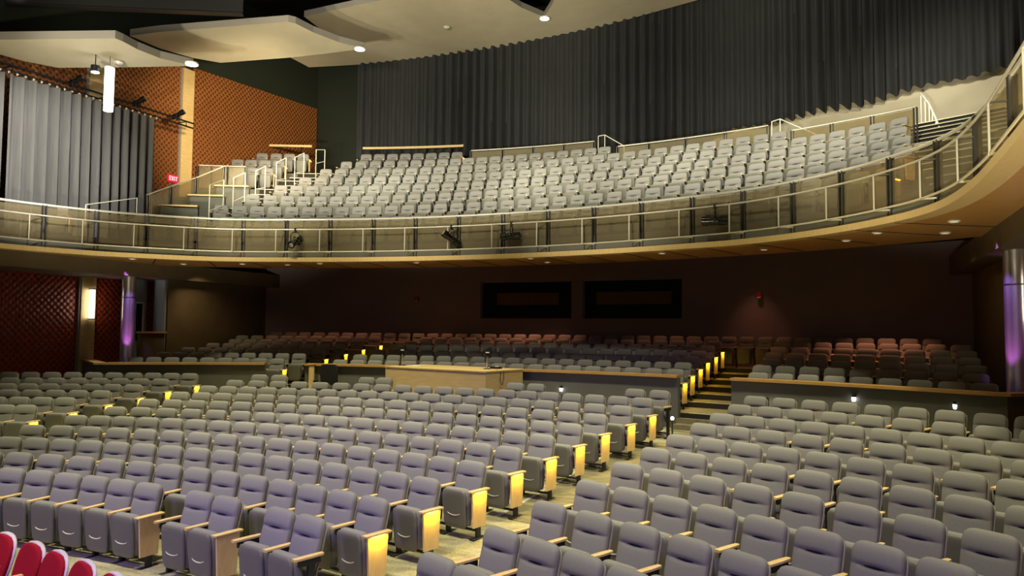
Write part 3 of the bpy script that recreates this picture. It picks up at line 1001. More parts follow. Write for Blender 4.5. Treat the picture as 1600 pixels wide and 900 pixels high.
ME = {}
ME['backrest'] = backrest_mesh().mesh('backrest', M['fabric'], 60)
mb = MB()
mb.tube([(x, -(SEAT_H - CREASE) * TILT - 0.031 + 0.004 * (x / 0.12) ** 2, CREASE + 0.001 + 0.005 * (x / 0.12) ** 2) for x in [-0.118 + 0.236 * i / 10 for i in range(11)]], [0.001] + [0.0105] * 9 + [0.001], 6)
ME['seam'] = mb.mesh('seam', M['seam'], 60)
rings = []
for z, hw in ((0.34, 0.19), (0.37, 0.225), (0.68, 0.239), (0.85, 0.238), (0.89, 0.225), (0.915, 0.185)):
    rings.append(ring(hw, 0.012, -(SEAT_H - z) * TILT + 0.052 - (0.01 if z > 0.91 else 0), z, n=20, ex=0.2, ey=0.8))
ME['back_shell'] = MB().loft(rings).mesh('back_shell', M['back_plastic'], 60)
ME['seat'] = seat_mesh().mesh('seat', M['fabric'], 60)
ME['seat_shell'] = shell_mesh().mesh('seat_shell', M['shell'], 60)
mb = MB()
mb.tube([(0.115 * math.sin(q), -0.3815 + 0.006 * (1 - math.cos(q)), 0.325 - 0.042 * math.cos(q)) for q in [-1.35 + 2.7 * i / 12 for i in range(13)]], [0.003] + [0.0075] * 11 + [0.003], 6)
ME['grip'] = mb.mesh('grip', M['grip'], 60)


def arm_mesh(x):
    mb = MB()
    rings = []
    for y, hw, dz in ((-0.415, 0.026, 0.0), (-0.40, 0.033, 0.0), (-0.25, 0.035, 0.0), (-0.12, 0.031, 0.0), (-0.06, 0.024, 0.0)):
        rings.append([(x - hw, y, 0.615), (x + hw, y, 0.615), (x + hw, y, 0.636), (x + hw - 0.006, y, 0.641), (x - hw + 0.006, y, 0.641), (x - hw, y, 0.636)])
    return mb.loft(rings)


def leg_mesh(x):
    mb = MB()
    mb.cbox((x, -0.20, 0.28), (0.042, 0.085, 0.60), 0.008)
    mb.cbox((x, -0.22, 0.578), (0.036, 0.27, 0.072), 0.008)
    mb.cbox((x, -0.20, -0.012), (0.085, 0.26, 0.028), 0.006)
    mb.tube([(x - 0.05, -0.235, 0.34), (x + 0.05, -0.235, 0.34)], 0.024, 8)
    return mb


ME['armrest'] = arm_mesh(0.28).mesh('armrest', M['maple'], 40)
ME['armrest_lit'] = arm_mesh(0.28).mesh('armrest', M['maple_lit'], 40)
ME['armrest_other'] = arm_mesh(-0.28).mesh('armrest', M['maple'], 40)
ME['leg'] = leg_mesh(0.28).mesh('leg', M['steel_dark'], 40)
ME['leg_other'] = leg_mesh(-0.28).mesh('leg', M['steel_dark'], 40)
# row beam between the standards
mb = MB()
mb.cbox((0, -0.17, 0.075), (0.52, 0.035, 0.03), 0.006)
ME['beam'] = mb.mesh('beam', M['steel_dark'], 40)


def panel_mesh(x):
    s = 1 if x > 0 else -1
    mb = MB()
    mb.add([(x - 0.012, -0.385, 0.612), (x - 0.012, -0.085, 0.612), (x - 0.012, -0.115, 0.150), (x - 0.012, -0.36, 0.150),
            (x + 0.014, -0.385, 0.612), (x + 0.014, -0.085, 0.612), (x + 0.014, -0.115, 0.150), (x + 0.014, -0.36, 0.150)],
           [(0, 1, 2, 3), (7, 6, 5, 4), (0, 4, 5, 1), (1, 5, 6, 2), (2, 6, 7, 3), (3, 7, 4, 0)])
    return mb


ME['end_panel'] = panel_mesh(0.325).mesh('end_panel', M['maple'])
mb = MB()
mb.cbox((0.322, -0.235, 0.628), (0.085, 0.37, 0.026), 0.006)
ME['armrest_end'] = mb.mesh('armrest', M['maple'], 40)
mb = MB()
mb.cbox((0.350, -0.235, 0.606), (0.014, 0.20, 0.014), 0.003)
ME['aisle_light'] = mb.mesh('aisle_light', M['amber'], 40)
AMBER = bpy.data.lights.new('aisle_lamp', 'AREA')
AMBER.shape = 'RECTANGLE'
AMBER.size, AMBER.size_y = 0.04, 0.22
AMBER.energy = 2.6
AMBER.color = (1.0, 0.68, 0.02)

ME['backrest_far'] = backrest_mesh().mesh('backrest', M['fabric'], 60)
PROTO = {}


def proto(key, name):
    o = bpy.data.objects.new(name, ME[key])
    PROTO[key] = o
    return o


for key, name in (('backrest', 'backrest'), ('seam', 'seam'), ('back_shell', 'back_shell'), ('seat', 'seat'), ('seat_shell', 'seat_shell'), ('grip', 'grip'),
                  ('armrest', 'armrest'), ('armrest_lit', 'armrest'), ('armrest_other', 'armrest'), ('leg', 'leg'), ('leg_other', 'leg'), ('beam', 'beam'), ('end_panel', 'end_panel'), ('armrest_end', 'armrest'),
                  ('aisle_light', 'aisle_light')):
    proto(key, name)


def part(key, parent):
    o = PROTO[key].copy()
    C.objects.link(o)
    o.parent = parent
    return o


def seat(name, x, y, z, rz, label, group, cat='seat', full=True, arm_left=False, end=None):
    """one tip-up seat: its Empty stands on the floor under the top of the backrest; end = None, 'wood' or 'lit'"""
    t = empty(name, (x, y, z), rz)
    tag(t, label, cat, group)
    b = part('backrest', t)
    s = part('seat', t)
    if full:
        part('seam', b)
        part('back_shell', t)
        h = part('seat_shell', t)
        part('grip', h)
        part('beam', t)
    else:
        part('seam', b)
        h = part('seat_shell', t)
    part('leg', t)
    if end:
        part('armrest_end', t)
        p = part('end_panel', t)
        if end == 'lit':
            part('aisle_light', p)
            if name != 'balcony_chair':
                l = bpy.data.objects.new('aisle_lamp', AMBER)
                C.objects.link(l)
                l.parent = p
                l.location = (0.375, -0.235, 0.597)
                l.rotation_euler = (0, math.radians(14), 0)
    else:
        part('armrest_lit' if name == 'balcony_chair' else 'armrest', t)
    if arm_left:
        part('armrest_other', t)
        part('leg_other', t)
    return t


# ---- stalls
BLOCK = {'C': 'center block', 'R': 'right block', 'L': 'left block'}
count_row = {}
for (bl, row, phis) in ORCH:
    count_row.setdefault((bl, row), []).extend(phis)
for (bl, row), phis in count_row.items():
    n = len(phis)
    r = ROW_R[row]
    for j, t in enumerate(phis):
        gap_r = j == n - 1 or (phis[j + 1] - t) * r > 0.8
        gap_l = j == 0 or (t - phis[j - 1]) * r > 0.8
        end = None
        if bl in 'CL' and gap_r:
            end = 'lit'
            if row == 0:
                end = 'wood' if j < n - 1 else None
            if row == 10 and bl == 'C':
                end = None
        if bl == 'R':
            which = ORD[j] + ' from the carpeted aisle'
        else:
            which = ORD[n - 1 - j] + ' from its aisle end'
        rowname = ORD[row] + ' row from the front'
        if end == 'lit':
            lab = 'grey aisle seat with glowing yellow end panel, %s, %s' % (rowname, BLOCK[bl])
        else:
            lab = 'grey fabric seat, %s, %s, %s' % (which, rowname, BLOCK[bl])
        x, y = polar(r, t)
        z = ROW_Z[row] - SEAT_H
        ja = random.uniform(-0.008, 0.008)
        seat('theater_chair', x, y, z, -t + ja, lab, '%s, %s' % (BLOCK[bl], rowname), 'seat', True, gap_l, end)

# ---- terrace under the balcony
AX = 0.417
TERR = {0: [(-0.020 - AX, 9, 0.0213), (0.228 - AX, 19, 0.02127), (0.689 - AX, 9, 0.0213)],
        1: [(0.037 - 2 * 0.0206 - AX, 9, 0.0206), (0.236 - AX, 19, 0.02047), (0.679 - AX, 9, 0.0206)],
        2: [(0.030 - 0.02 - AX, 9, 0.02), (0.243 - AX, 19, 0.0198), (0.675 - AX, 9, 0.0198)],
        3: [(0.045 - 0.0193 - AX, 9, 0.0193), (0.249 - AX, 19, 0.0192), (0.666 - AX, 9, 0.0193)],
        4: [(0.039 - AX, 9, 0.0187), (0.255 - AX, 19, 0.0187), (0.660 - AX, 9, 0.0187)],
        5: [(0.035 - AX, 10, 0.0181), (0.262 - AX, 19, 0.0181), (0.653 - AX, 9, 0.0181)],
        6: [(-0.352, 41, 0.0176)]}
SECT = ('left section', 'center section', 'right section')
for k, runs in TERR.items():
    for q, (t0, n, st) in enumerate(runs):
        sec = SECT[q] if len(runs) > 1 else 'back row'
        for j in range(n):
            t = t0 + st * j
            x, y = polar(P_R[k], t)
            end = 'lit' if (k < 6 and j == n - 1 and (q == 1 or (q == 0 and k != 1))) else None
            tone = 'grey' if k < 2 else 'dim reddish'
            lab = '%s seat under the balcony, %s from the left, terrace row %s, %s' % (tone, ORD[j], ('one two three four five six seven'.split())[k], sec)
            seat('terrace_chair', x, y, P_F[k], -t, lab, 'terrace row %d, %s' % (k + 1, sec), 'seat', False, j == 0, end)

# ---- balcony
def heading(pts, i):
    a, b = pts[max(i - 1, 0)], pts[min(i + 1, len(pts) - 1)]
    return math.atan2(b[1] - a[1], b[0] - a[0])


rows = []
front = [polar(B_R[0], t, BC) for t in [-0.470 + 0.0279 * i for i in range(36)]]
rows.append((0, 'C', front))
for k, pts in enumerate(BAL):
    rows.append((k + 1, 'C', pts))
for k, pts in ((0, [(-11.31, 24.03), (-10.77, 24.38), (-10.28, 24.69), (-9.83, 24.94)]),
               (5, [polar(B_R[5], t, BC) for t in (-0.518, -0.497, -0.475)]),
               (6, [polar(B_R[6], t, BC) for t in (-0.530, -0.510, -0.489, -0.468)]),
               (7, [polar(B_R[7], t, BC) for t in (-0.503, -0.482, -0.462, -0.441)])):
    rows.append((k, 'L', pts))
for k, sec, pts in rows:
    n = len(pts)
    for i, (x, y) in enumerate(pts):
        end = None
        if i == n - 1 and ((sec == 'C' and k in (0, 1, 2, 3, 4, 7)) or (sec == 'L' and k)):
            end = 'lit' if (sec == 'L' or k in (0, 7)) else 'wood'
        where = 'main block' if sec == 'C' else 'side block'
        lab = 'grey balcony seat, %s from the left, %s row from the rail, %s' % (ORD[i], ORD[k], where)
        seat('balcony_chair', x, y, B_F[k], heading(pts, i), lab, 'balcony row %d, %s' % (k + 1, where), 'seat', False, i == 0, end)
# single seat at the side box
seat('balcony_chair', -12.3, 22.0, B_F[0], 0.75, 'lone grey seat in the side box behind the glass rail', 'side box seat', 'seat', False, True, 'wood')
# ---- red chairs before the front row
mb = MB()
rings = []
for z, hw in ((0.42, 0.19), (0.46, 0.215), (0.60, 0.235), (0.70, 0.235), (0.78, 0.215), (0.83, 0.175), (0.86, 0.12), (0.868, 0.06)):
    rings.append(ring(hw, 0.028, -(0.87 - z) * 0.26 - 0.025, z, n=24, ex=0.45, ey=0.6))
red_pad = mb.loft(rings).mesh('back_pad', M['velvet'], 60)
mb = MB()
rings = []
for z, hw in ((0.40, 0.20), (0.46, 0.228), (0.60, 0.247), (0.70, 0.247), (0.785, 0.227), (0.838, 0.186), (0.868, 0.128), (0.879, 0.065)):
    rings.append(ring(hw, 0.022, -(0.87 - z) * 0.26 + 0.004, z, n=24, ex=0.45, ey=0.6))
red_shell = mb.loft(rings).mesh('back_shell', M['white_edge'], 60)
mb = MB()
rings = []
for z, hw, th in ((0.40, 0.20, 0.2), (0.42, 0.225, 0.225), (0.47, 0.23, 0.23), (0.49, 0.21, 0.21)):
    rings.append(ring(hw, th, -0.36, z, n=24, ex=0.4, ey=0.4))
red_seat = mb.loft(rings).mesh('seat', M['velvet'], 60)
red_leg = MB().tube([(0, 0, 0), (0, 0, 0.42)], 0.016, 8).mesh('leg', M['steel_dark'], 60)
red_arm = MB().cbox((0, 0, 0), (0.05, 0.34, 0.025), 0.006).mesh('armrest', M['maple'], 40)
red_post = MB().tube([(0, 0, 0), (0, 0, 0.2)], 0.013, 8).mesh('arm_post', M['steel_dark'], 60)
red_pts = [(0.62, 12.33), (1.10, 12.26), (1.68, 12.17), (2.16, 12.07), (2.66, 11.98), (3.20, 11.84)]
for i, (x, y) in enumerate(red_pts):
    t = empty('red_chair', (x, y, ROW_Z[0] - SEAT_H - 0.03), -math.atan2(x, y) - 0.10)
    t.scale = (1.08, 1, 0.985)
    tag(t, 'red velvet chair with white rim, %s from the left before the front row' % ORD[i], 'chair', 'red chairs')
    for key, me in (('back_pad', red_pad), ('back_shell', red_shell), ('seat', red_seat)):
        o = bpy.data.objects.new(key, me)
        C.objects.link(o)
        o.parent = t
    for sx in (-1, 1):
        for yy in (-0.52, -0.20):
            o = bpy.data.objects.new('leg', red_leg)
            C.objects.link(o)
            o.parent = t
            o.location = (sx * 0.19, yy, 0)
        o = bpy.data.objects.new('armrest', red_arm)
        C.objects.link(o)
        o.parent = t
        o.location = (sx * 0.262, -0.38, 0.645)
        for yy in (-0.48, -0.26):
            q = bpy.data.objects.new('arm_post', red_post)
            C.objects.link(q)
            q.parent = o
            q.location = (0, yy + 0.38, -0.20)
# ---------------------------------------------------------------- balcony railing
POSTS = [-0.765, -0.70, -0.637, -0.571, -0.503, -0.432, -0.362, -0.290, -0.218, -0.148, -0.076, -0.003, 0.070, 0.142, 0.214, 0.287, 0.356, 0.424, 0.490, 0.556, 0.622, 0.69, 0.775, 0.88, 1.02, 1.2]
railing = empty('balcony_railing', (0, 26.5, 5.2))
tag(railing, 'curved glass and steel railing along the front of the balcony', 'railing')
inv = Matrix.Translation(railing.location).inverted()


def under(o, root):
    o.parent = root
    o.matrix_parent_inverse = Matrix.Translation(root.location).inverted()
    return o


full = between(GLASS, POSTS[0], POSTS[-1])
mb = MB()
mb.tube([(x, y, 6.265) for x, y in full], 0.034, 10)
under(mb.build('top_rail', M['chrome_bright'], None, 60), railing)
for i, t in enumerate(POSTS):
    (x, y), h = at_angle(GLASS, t)
    mb = MB()
    nx, ny = math.sin(h), -math.cos(h)      # towards the stage
    for d in (-0.045, 0.045):
        mb.cbox((x + d * math.cos(h), y + d * math.sin(h), 5.66), (0.022, 0.11, 1.20), 0.004, h)
    o = under(mb.build('post', M['post_steel'], None, 40), railing)
    mb = MB()
    mb.cbox((x, y, 5.42), (0.07, 0.10, 0.13), 0.01, h)
    b = mb.build('clamp', M['black'])
    b.parent = o
    b.matrix_parent_inverse = o.matrix_parent_inverse.copy() if False else Matrix.Translation(railing.location).inverted()
    if i + 1 < len(POSTS):
        path = between(GLASS, t, POSTS[i + 1])
        # leave the gap of the posts
        a, b_ = Vector((*path[0], 0)), Vector((*path[1], 0))
        path[0] = tuple((a + (b_ - a).normalized() * 0.07)[:2])
        a, b_ = Vector((*path[-1], 0)), Vector((*path[-2], 0))
        path[-1] = tuple((a + (b_ - a).normalized() * 0.07)[:2])
        mb = MB()
        mb.ribbon(path, 0.006, 5.27, 6.20)
        under(mb.build('glass_panel', M['rail_glass'], None, 30), railing)

# pipe frames for stage lights, one behind each post bay, standing off before the glass
PIPE = EDGE
for i in range(len(POSTS) - 1):
    path = between(PIPE, POSTS[i] - 0.012, POSTS[i + 1] - 0.012)
    if len(path) < 2:
        continue
    mid = path[len(path) // 2]
    t = empty('lighting_pipe', (*mid, 5.25))
    tag(t, 'pale steel pipe frame before the balcony glass, %s bay from the left wall' % ORD[i], 'pipe frame', 'pipe frames along the balcony')
    mb = MB()
    mb.tube([(x, y, 5.93) for x, y in path], 0.021, 8)
    under(mb.build('top_pipe', M['chrome_bright'], None, 60), t)
    mb = MB()
    g, h = at_angle(GLASS, POSTS[i])
    mb.tube([(*g, 5.25), (*path[0], 5.25)] + [(x, y, 5.25) for x, y in path[1:]], 0.019, 8)
    under(mb.build('bottom_pipe', M['chrome_bright'], None, 60), t)
    mb = MB()
    mb.tube([(*path[-1], 5.25), (*path[-1], 5.93)], 0.017, 8)
    under(mb.build('upright', M['chrome_bright'], None, 60), t)
    mb = MB()
    g, h = at_angle(GLASS, POSTS[i])
    mb.tube([(*g, 5.93), (*path[0], 5.93)], 0.014, 8)
    under(mb.build('bracket', M['post_steel'], None, 60), t)


# ---------------------------------------------------------------- glass guardrails on the balcony
def guardrail(label, pts, tops, bottoms, posts, group=None, rail_mat='chrome_bright', glass=True):
    t = empty('glass_guardrail', (*pts[len(pts) // 2], bottoms[len(pts) // 2]))
    tag(t, label, 'guardrail', group)
    mb = MB()
    mb.tube([(*p, z) for p, z in zip(pts, tops)], 0.026, 8)
    under(mb.build('top_rail', M[rail_mat], None, 60), t)
    for k in posts:
        f = k * (len(pts) - 1)
        i = min(int(f), len(pts) - 2)
        u = f - i
        p = tuple(pts[i][c] * (1 - u) + pts[i + 1][c] * u for c in (0, 1))
        z1 = tops[i] * (1 - u) + tops[i + 1] * u
        z0 = bottoms[i] * (1 - u) + bottoms[i + 1] * u
        h = math.atan2(pts[i + 1][1] - pts[i][1], pts[i + 1][0] - pts[i][0])
        mb = MB()
        for d in (-0.04, 0.04):
            mb.cbox((p[0] + d * math.cos(h), p[1] + d * math.sin(h), (z0 + z1) / 2), (0.026, 0.08, z1 - z0), 0.005, h)
        under(mb.build('post', M['post_steel'], None, 40), t)
    for k0, k1 in zip(posts, posts[1:]):
        n = len(pts) - 1
        seg = []
        for q in range(9):
            f = (k0 + (k1 - k0) * (0.04 + 0.92 * q / 8)) * n
            i = min(int(f), n - 1)
            u = f - i
            seg.append((pts[i][0] * (1 - u) + pts[i + 1][0] * u, pts[i][1] * (1 - u) + pts[i + 1][1] * u, bottoms[i] * (1 - u) + bottoms[i + 1] * u + 0.08, tops[i] * (1 - u) + tops[i + 1] * u - 0.05))
        pl = [(a, b) for a, b, _, _ in seg]
        L_, R_ = offset(pl, 0.006), offset(pl, -0.006)
        rings = [[(*L_[i], seg[i][2]), (*R_[i], seg[i][2]), (*R_[i], seg[i][3]), (*L_[i], seg[i][3])] for i in range(9)]
        under(MB().loft(rings).build('glass_panel', M['rail_glass'], None, 30), t)
    return t


def arcrail(label, R, t0, t1, top, bot, posts):
    p = arc(R, t0, t1, 24, BC)
    return guardrail(label, p, [top] * 25, [bot] * 25, posts)


arcrail('glass guardrail behind the upper rows near the long wooden rail', 26.7, -0.176, 0.012, 10.09, B_F[6], [0, 0.26, 0.51, 0.76, 1])
arcrail('middle glass guardrail behind the balcony seats', 25.7, 0.060, 0.265, 9.54, B_F[5], [0, 0.22, 0.47, 0.73, 1])
arcrail('glass guardrail behind the seats below the cream wall', 24.75, 0.309, 0.447, 8.99, B_F[4], [0, 0.34, 0.67, 1])
arcrail('short glass guardrail below the perforated wooden wall', 24.45, -0.572, -0.502, 9.02, 8.0, [0, 0.28, 0.62, 1])
guardrail('sloping glass guardrail beside the balcony side stairs', [(-11.5, 24.3), (-11.5, 25.15), (-11.5, 26.3), (-11.5, 27.6)], [7.14, 7.55, 8.09, 8.77], [6.10, 6.5, 7.0, 7.6], [0.02, 0.36, 0.66, 0.98])


def wood_rail(label, R, t0, t1, z, n_post, floor):
    t = empty('wooden_rail', (*polar(R, (t0 + t1) / 2, BC), floor))
    tag(t, label, 'handrail')
    mb = MB()
    mb.ribbon(arc(R, t0, t1, 12, BC), 0.06, z - 0.09, z)
    under(mb.build('rail', M['maple_pale']), t)
    for i in range(n_post):
        p = polar(R, t0 + (t1 - t0) * (i + 0.5) / n_post, BC)
        mb = MB()
        mb.cbox((*p, (z - 0.09 + floor) / 2), (0.04, 0.04, z - 0.09 - floor), 0.005)
        under(mb.build('post', M['black']), t)


wood_rail('long pale wooden rail behind the top balcony row', 27.8, -0.357, -0.200, 10.63, 4, B_F[7])
wood_rail('short pale wooden rail before the perforated wooden wall', 27.85, -0.500, -0.436, 10.72, 2, B_F[7])


def handrail(label, posts, group=None, mid=True):
    """loop handrail: posts = [(x, y, z_foot, z_top), ...]"""
    t = empty('stair_handrail', (posts[0][0], posts[0][1], posts[0][2]))
    tag(t, label, 'handrail', group)
    mb = MB()
    mb.tube([(p[0], p[1], p[3]) for p in posts], 0.017, 8)
    under(mb.build('rail', M['white_tube'], None, 60), t)
    for p in posts:
        mb = MB()
        mb.tube([(p[0], p[1], p[2]), (p[0], p[1], p[3])], 0.016, 8)
        under(mb.build('post', M['white_tube'], None, 60), t)
    if mid:
        mb = MB()
        mb.tube([(p[0], p[1], (p[2] * 0.48 + p[3] * 0.52)) for p in posts], 0.014, 8)
        under(mb.build('mid_bar', M['white_tube'], None, 60), t)
    return t


def bal_floor(x, y):
    r = math.hypot(x, y - BCY)
    z = B_F[0]
    for k in range(1, 8):
        if r > fronts[k] - 0.40:
            z = (B_F[k - 1] + B_F[k]) / 2
        if r > fronts[k]:
            z = B_F[k]
    return z


for i, hr in enumerate(HANDRAILS):
    handrail('white looped handrail in the balcony side stairs, %s from the bottom' % ORD[i], [(x, y, bal_floor(x, y), zt) for x, y, zb, zt in hr], 'stair handrails')
handrail('white sloping handrail before the side curtain', [(-11.6, 22.3, B_F[0], 6.52), (-11.55, 24.0, B_F[0], 7.0)], None, False)
handrail('pale bent handrail at the gap beside the upper guardrail', [(0.64, 33.62, B_F[6], 10.13), (0.89, 33.62, B_F[6], 10.15), (1.63, 33.58, 8.9, 9.66)], None, False)
handrail('pale bent handrail at the gap before the cream wall', [(6.89, 31.67, 8.3, 9.5), (7.14, 31.60, 8.3, 9.54), (8.2, 31.26, 7.8, 8.85)], None, False)
t = empty('stair_railing', (10.95, 31.5, 8.2))
tag(t, 'steel stair railing with close upright bars before the cream wall', 'railing')
pts = [(11.05, 32.2, 10.05), (11.2, 31.6, 9.55), (11.3, 31.0, 8.95), (11.35, 30.6, 8.55)]
mb = MB()
mb.tube(pts, 0.026, 8)
under(mb.build('rail', M['white_tube'], None, 60), t)
for (x, y, z) in ((11.05, 32.2, 10.05), (11.13, 31.9, 9.8), (11.2, 31.6, 9.55), (11.25, 31.3, 9.25), (11.3, 31.0, 8.95), (11.35, 30.6, 8.55)):
    mb = MB()
    mb.tube([(x, y, 7.6), (x, y, z)], 0.018, 8)
    under(mb.build('baluster', M['white_tube'], None, 60), t)

# ---------------------------------------------------------------- columns
for s, nm in ((-1, 'left'), (1, 'right')):
    t = empty('steel_column', (s * 11.85, 24.1, P_F[0] - 0.06))
    tag(t, 'polished round steel column %s' % ('beside the wall lamp and dark red boards' if s < 0 else 'beside the long wooden cap near the brown wall'), 'column')
    MB().tube([(0, 0, 0), (0, 0, 4.52 - P_F[0] + 0.06)], 0.19, 32).build('shaft', M['chrome'], t, 60)
    MB().tube([(0, 0, 0), (0, 0, 0.05)], 0.215, 32).build('base_ring', M['chrome_bright'], t, 60)
    MB().tube([(0, 0, 2.85), (0, 0, 2.88)], 0.194, 32).build('joint_ring', M['post_steel'], t, 60)

# ---------------------------------------------------------------- curtains
def pleats(path_fn, length, z0_fn, z1_fn, pitch, amp, mtl, name, nz=5, seed=1):
    rnd = random.Random(seed)
    n = int(length / pitch * 8)
    lo = []
    ph = 0.0
    cols = []
    for i in range(n + 1):
        s = length * i / n
        ph += (2 * PI / 8) * rnd.uniform(0.72, 1.28)
        a = amp * (0.75 + 0.5 * math.sin(s * 0.9 + seed)) * math.sin(ph)
        cols.append((s, a))
    mb = MB()
    rows = []
    for k in range(nz + 1):
        f = k / nz
        row = []
        for s, a in cols:
            a = math.copysign(abs(a / amp) ** 0.7, a) * amp
            (x, y), (nx, ny) = path_fn(s)
            aa = a * (1.0 - 0.35 * f)
            z = z0_fn(s) * (1 - f) + z1_fn(s) * f
            if k == 0:
                z += 0.05 * math.sin(s * 2.1) - 0.25 * a
            row.append((x + nx * aa, y + ny * aa, z))
        rows.append(row)
    for a, b in zip(rows, rows[1:]):
        mb.strip(a, b)
    o = mb.build(name, mtl, None, 80)
    return o


RC = 35.28
T0, T1 = -0.296, 0.425


def rear_path(s):
    t = T0 + s / RC
    return polar(RC, t), (math.sin(t), math.cos(t))


def hem(s):
    a = polar(RC, T0 + s / RC)[0]
    tab = [(-12, 9.35), (1.0, 9.45), (4.0, 9.95), (5.2, 10.2), (6.7, 10.29), (8.4, 10.38), (10.2, 10.51), (11.8, 10.64), (13.7, 10.73), (16, 10.8)]
    for (a0, z0), (a1, z1) in zip(tab, tab[1:]):
        if a <= a1:
            return z0 + (z1 - z0) * (a - a0) / (a1 - a0)
    return 10.8


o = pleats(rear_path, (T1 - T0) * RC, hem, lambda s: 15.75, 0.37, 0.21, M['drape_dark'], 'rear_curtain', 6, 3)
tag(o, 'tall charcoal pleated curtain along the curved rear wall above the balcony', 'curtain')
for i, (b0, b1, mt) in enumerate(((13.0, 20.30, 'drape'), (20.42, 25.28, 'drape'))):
    o = pleats(lambda s, b0=b0: ((-12.42, b0 + s), (1, 0)), b1 - b0, lambda s: B_F[0] + 0.04, lambda s: 9.98, 0.33, 0.20, M[mt], 'side_curtain', 5, 11 + i)
    tag(o, 'grey pleated curtain in the side box, %s' % ('cut off by the picture edge' if i == 0 else 'ending beside the wooden wall boards'), 'curtain')
t = empty('curtain_track', (-12.4, 20, 10.0))
tag(t, 'long dark curtain track with lights above the side curtain', 'curtain track')
for z, x, nm in ((10.06, -12.40, 'track'), (10.22, -12.36, 'upper_pipe')):
    mb = MB()
    mb.tube([(x, 13.0, z), (x, 26.9, z)], 0.03, 8)
    under(mb.build(nm, M['black'], None, 60), t)
for i in range(24):
    b = 19.9 + 0.235 * i
    mb = MB()
    mb.tube([(-12.36, b, 10.035), (-12.36, b, 9.965)], 0.018, 6)
    mb.tube([(-12.325, b - 0.01, 10.00), (-12.325, b + 0.015, 10.00)], 0.018, 6)
    under(mb.build('carrier', M['chrome_bright'], None, 60), t)
for b in (20.5, 23.5, 26.6):
    mb = MB()
    mb.tube([(-12.40, b, 10.06), (-12.40, b, 10.22), (-12.97, b, 10.22)], 0.018, 6)
    under(mb.build('bracket', M['black'], None, 60), t)


# ---------------------------------------------------------------- stage lights
def stage_light(x, y, z_clamp, yaw, pitch, drop, label, group, scale=1.0, name='stage_light'):
    """lantern hung by a yoke and clamp under a pipe at height z_clamp"""
    t = empty(name, (x, y, z_clamp), yaw)
    tag(t, label, 'stage light', group)
    s = scale
    MB().cbox((0, 0, -0.01), (0.04 * s, 0.06 * s, 0.10 * s), 0.006).build('clamp', M['black'], t, 40)
    w = 0.12 * s
    mb = MB()
    mb.tube([(-w, 0, -drop), (-w, 0, -0.14 * s), (-w * 0.6, 0, -0.07 * s), (w * 0.6, 0, -0.07 * s), (w, 0, -0.14 * s), (w, 0, -drop)], 0.011 * s, 6)
    mb.build('yoke', M['black'], t, 60)
    R = Matrix.Rotation(pitch, 3, 'X')
    mb = MB()
    prof = [(-0.23, 0.05), (-0.21, 0.085), (-0.08, 0.095), (-0.06, 0.075), (0.10, 0.075), (0.11, 0.092), (0.24, 0.092), (0.25, 0.07)]
    rings = [[R @ Vector((r * s * math.cos(q), d * s, r * s * math.sin(q))) + Vector((0, 0, -drop)) for q in [2 * PI * j / 16 for j in range(16)]] for d, r in prof]
    mb.loft(rings)
    b = mb.build('body', M['black_gloss'], t, 40)
    mb = MB()
    rings = [[R @ Vector((r * s * math.cos(q), d * s, r * s * math.sin(q))) + Vector((0, 0, -drop)) for q in [2 * PI * j / 16 for j in range(16)]] for d, r in ((0.245, 0.066), (0.253, 0.05))]
    mb.loft(rings)
    o = mb.build('lens', M['chrome'], t, 40)
    mb = MB()
    for sx in (-1, 1):
        mb.tube([(sx * w * 1.12, 0, -drop), (sx * w * 0.75, 0, -drop)], 0.028 * s, 8)
    mb.build('tilt_knob', M['black'], t, 60)
    return t


for i, (tt, yaw, pit, lab) in enumerate(((-0.342, -2.9, -0.5, 'black stage light facing out, nearest the balcony side stairs'), (-0.082, 2.55, 0.55, 'black stage light tilted steeply with its lens upward'),
                                         (0.017, 1.75, -0.05, 'black stage light turned sideways before a bright glass bay'), (0.325, 1.65, 0.0, 'black stage light hung sideways under the brightest part of the rail'))):
    (x, y), h = at_angle(PIPE, tt)
    stage_light(x, y, 5.93, yaw, pit, 0.36, lab, 'stage lights on the balcony pipe', 1.25)
for i, b in enumerate((22.31, 24.53, 26.14)):
    o = stage_light(-12.3, b, 10.22, -1.2, 0.5, -0.12, 'black stage light on the curtain track, %s from its wall end' % ORD[2 - i], 'stage lights on the curtain track', 1.0)

# ---------------------------------------------------------------- lamps
t = empty('pendant_lamp', (-10.13, 21.78, 9.03))
tag(t, 'glowing white cylinder pendant hanging before the side curtain', 'pendant lamp')
MB().tube([(0, 0, 0), (0, 0, 1.24)], 0.125, 24).build('diffuser', M['lamp_white'], t, 60)
MB().tube([(0, 0, 1.24), (0, 0, 1.27)], 0.13, 24).build('cap', M['chrome_bright'], t, 60)
MB().tube([(0, 0, 1.27), (0, 0, 1.58)], 0.008, 6).build('cable', M['black'], t)
t = empty('can_light', (-10.42, 21.55, 10.1))
tag(t, 'small black can light under the ceiling beside the pendant', 'ceiling light')
MB().tube([(0, 0, 0.02), (0, 0, 0.20)], 0.12, 20).build('housing', M['black'], t, 60)
MB().tube([(0, 0, 0.0), (0, 0, 0.03)], 0.105, 20).build('lens', M['lamp_warm'], t, 60)
MB().tube([(0, 0, 0.20), (0, 0, 0.52)], 0.015, 6).build('stem', M['black'], t)
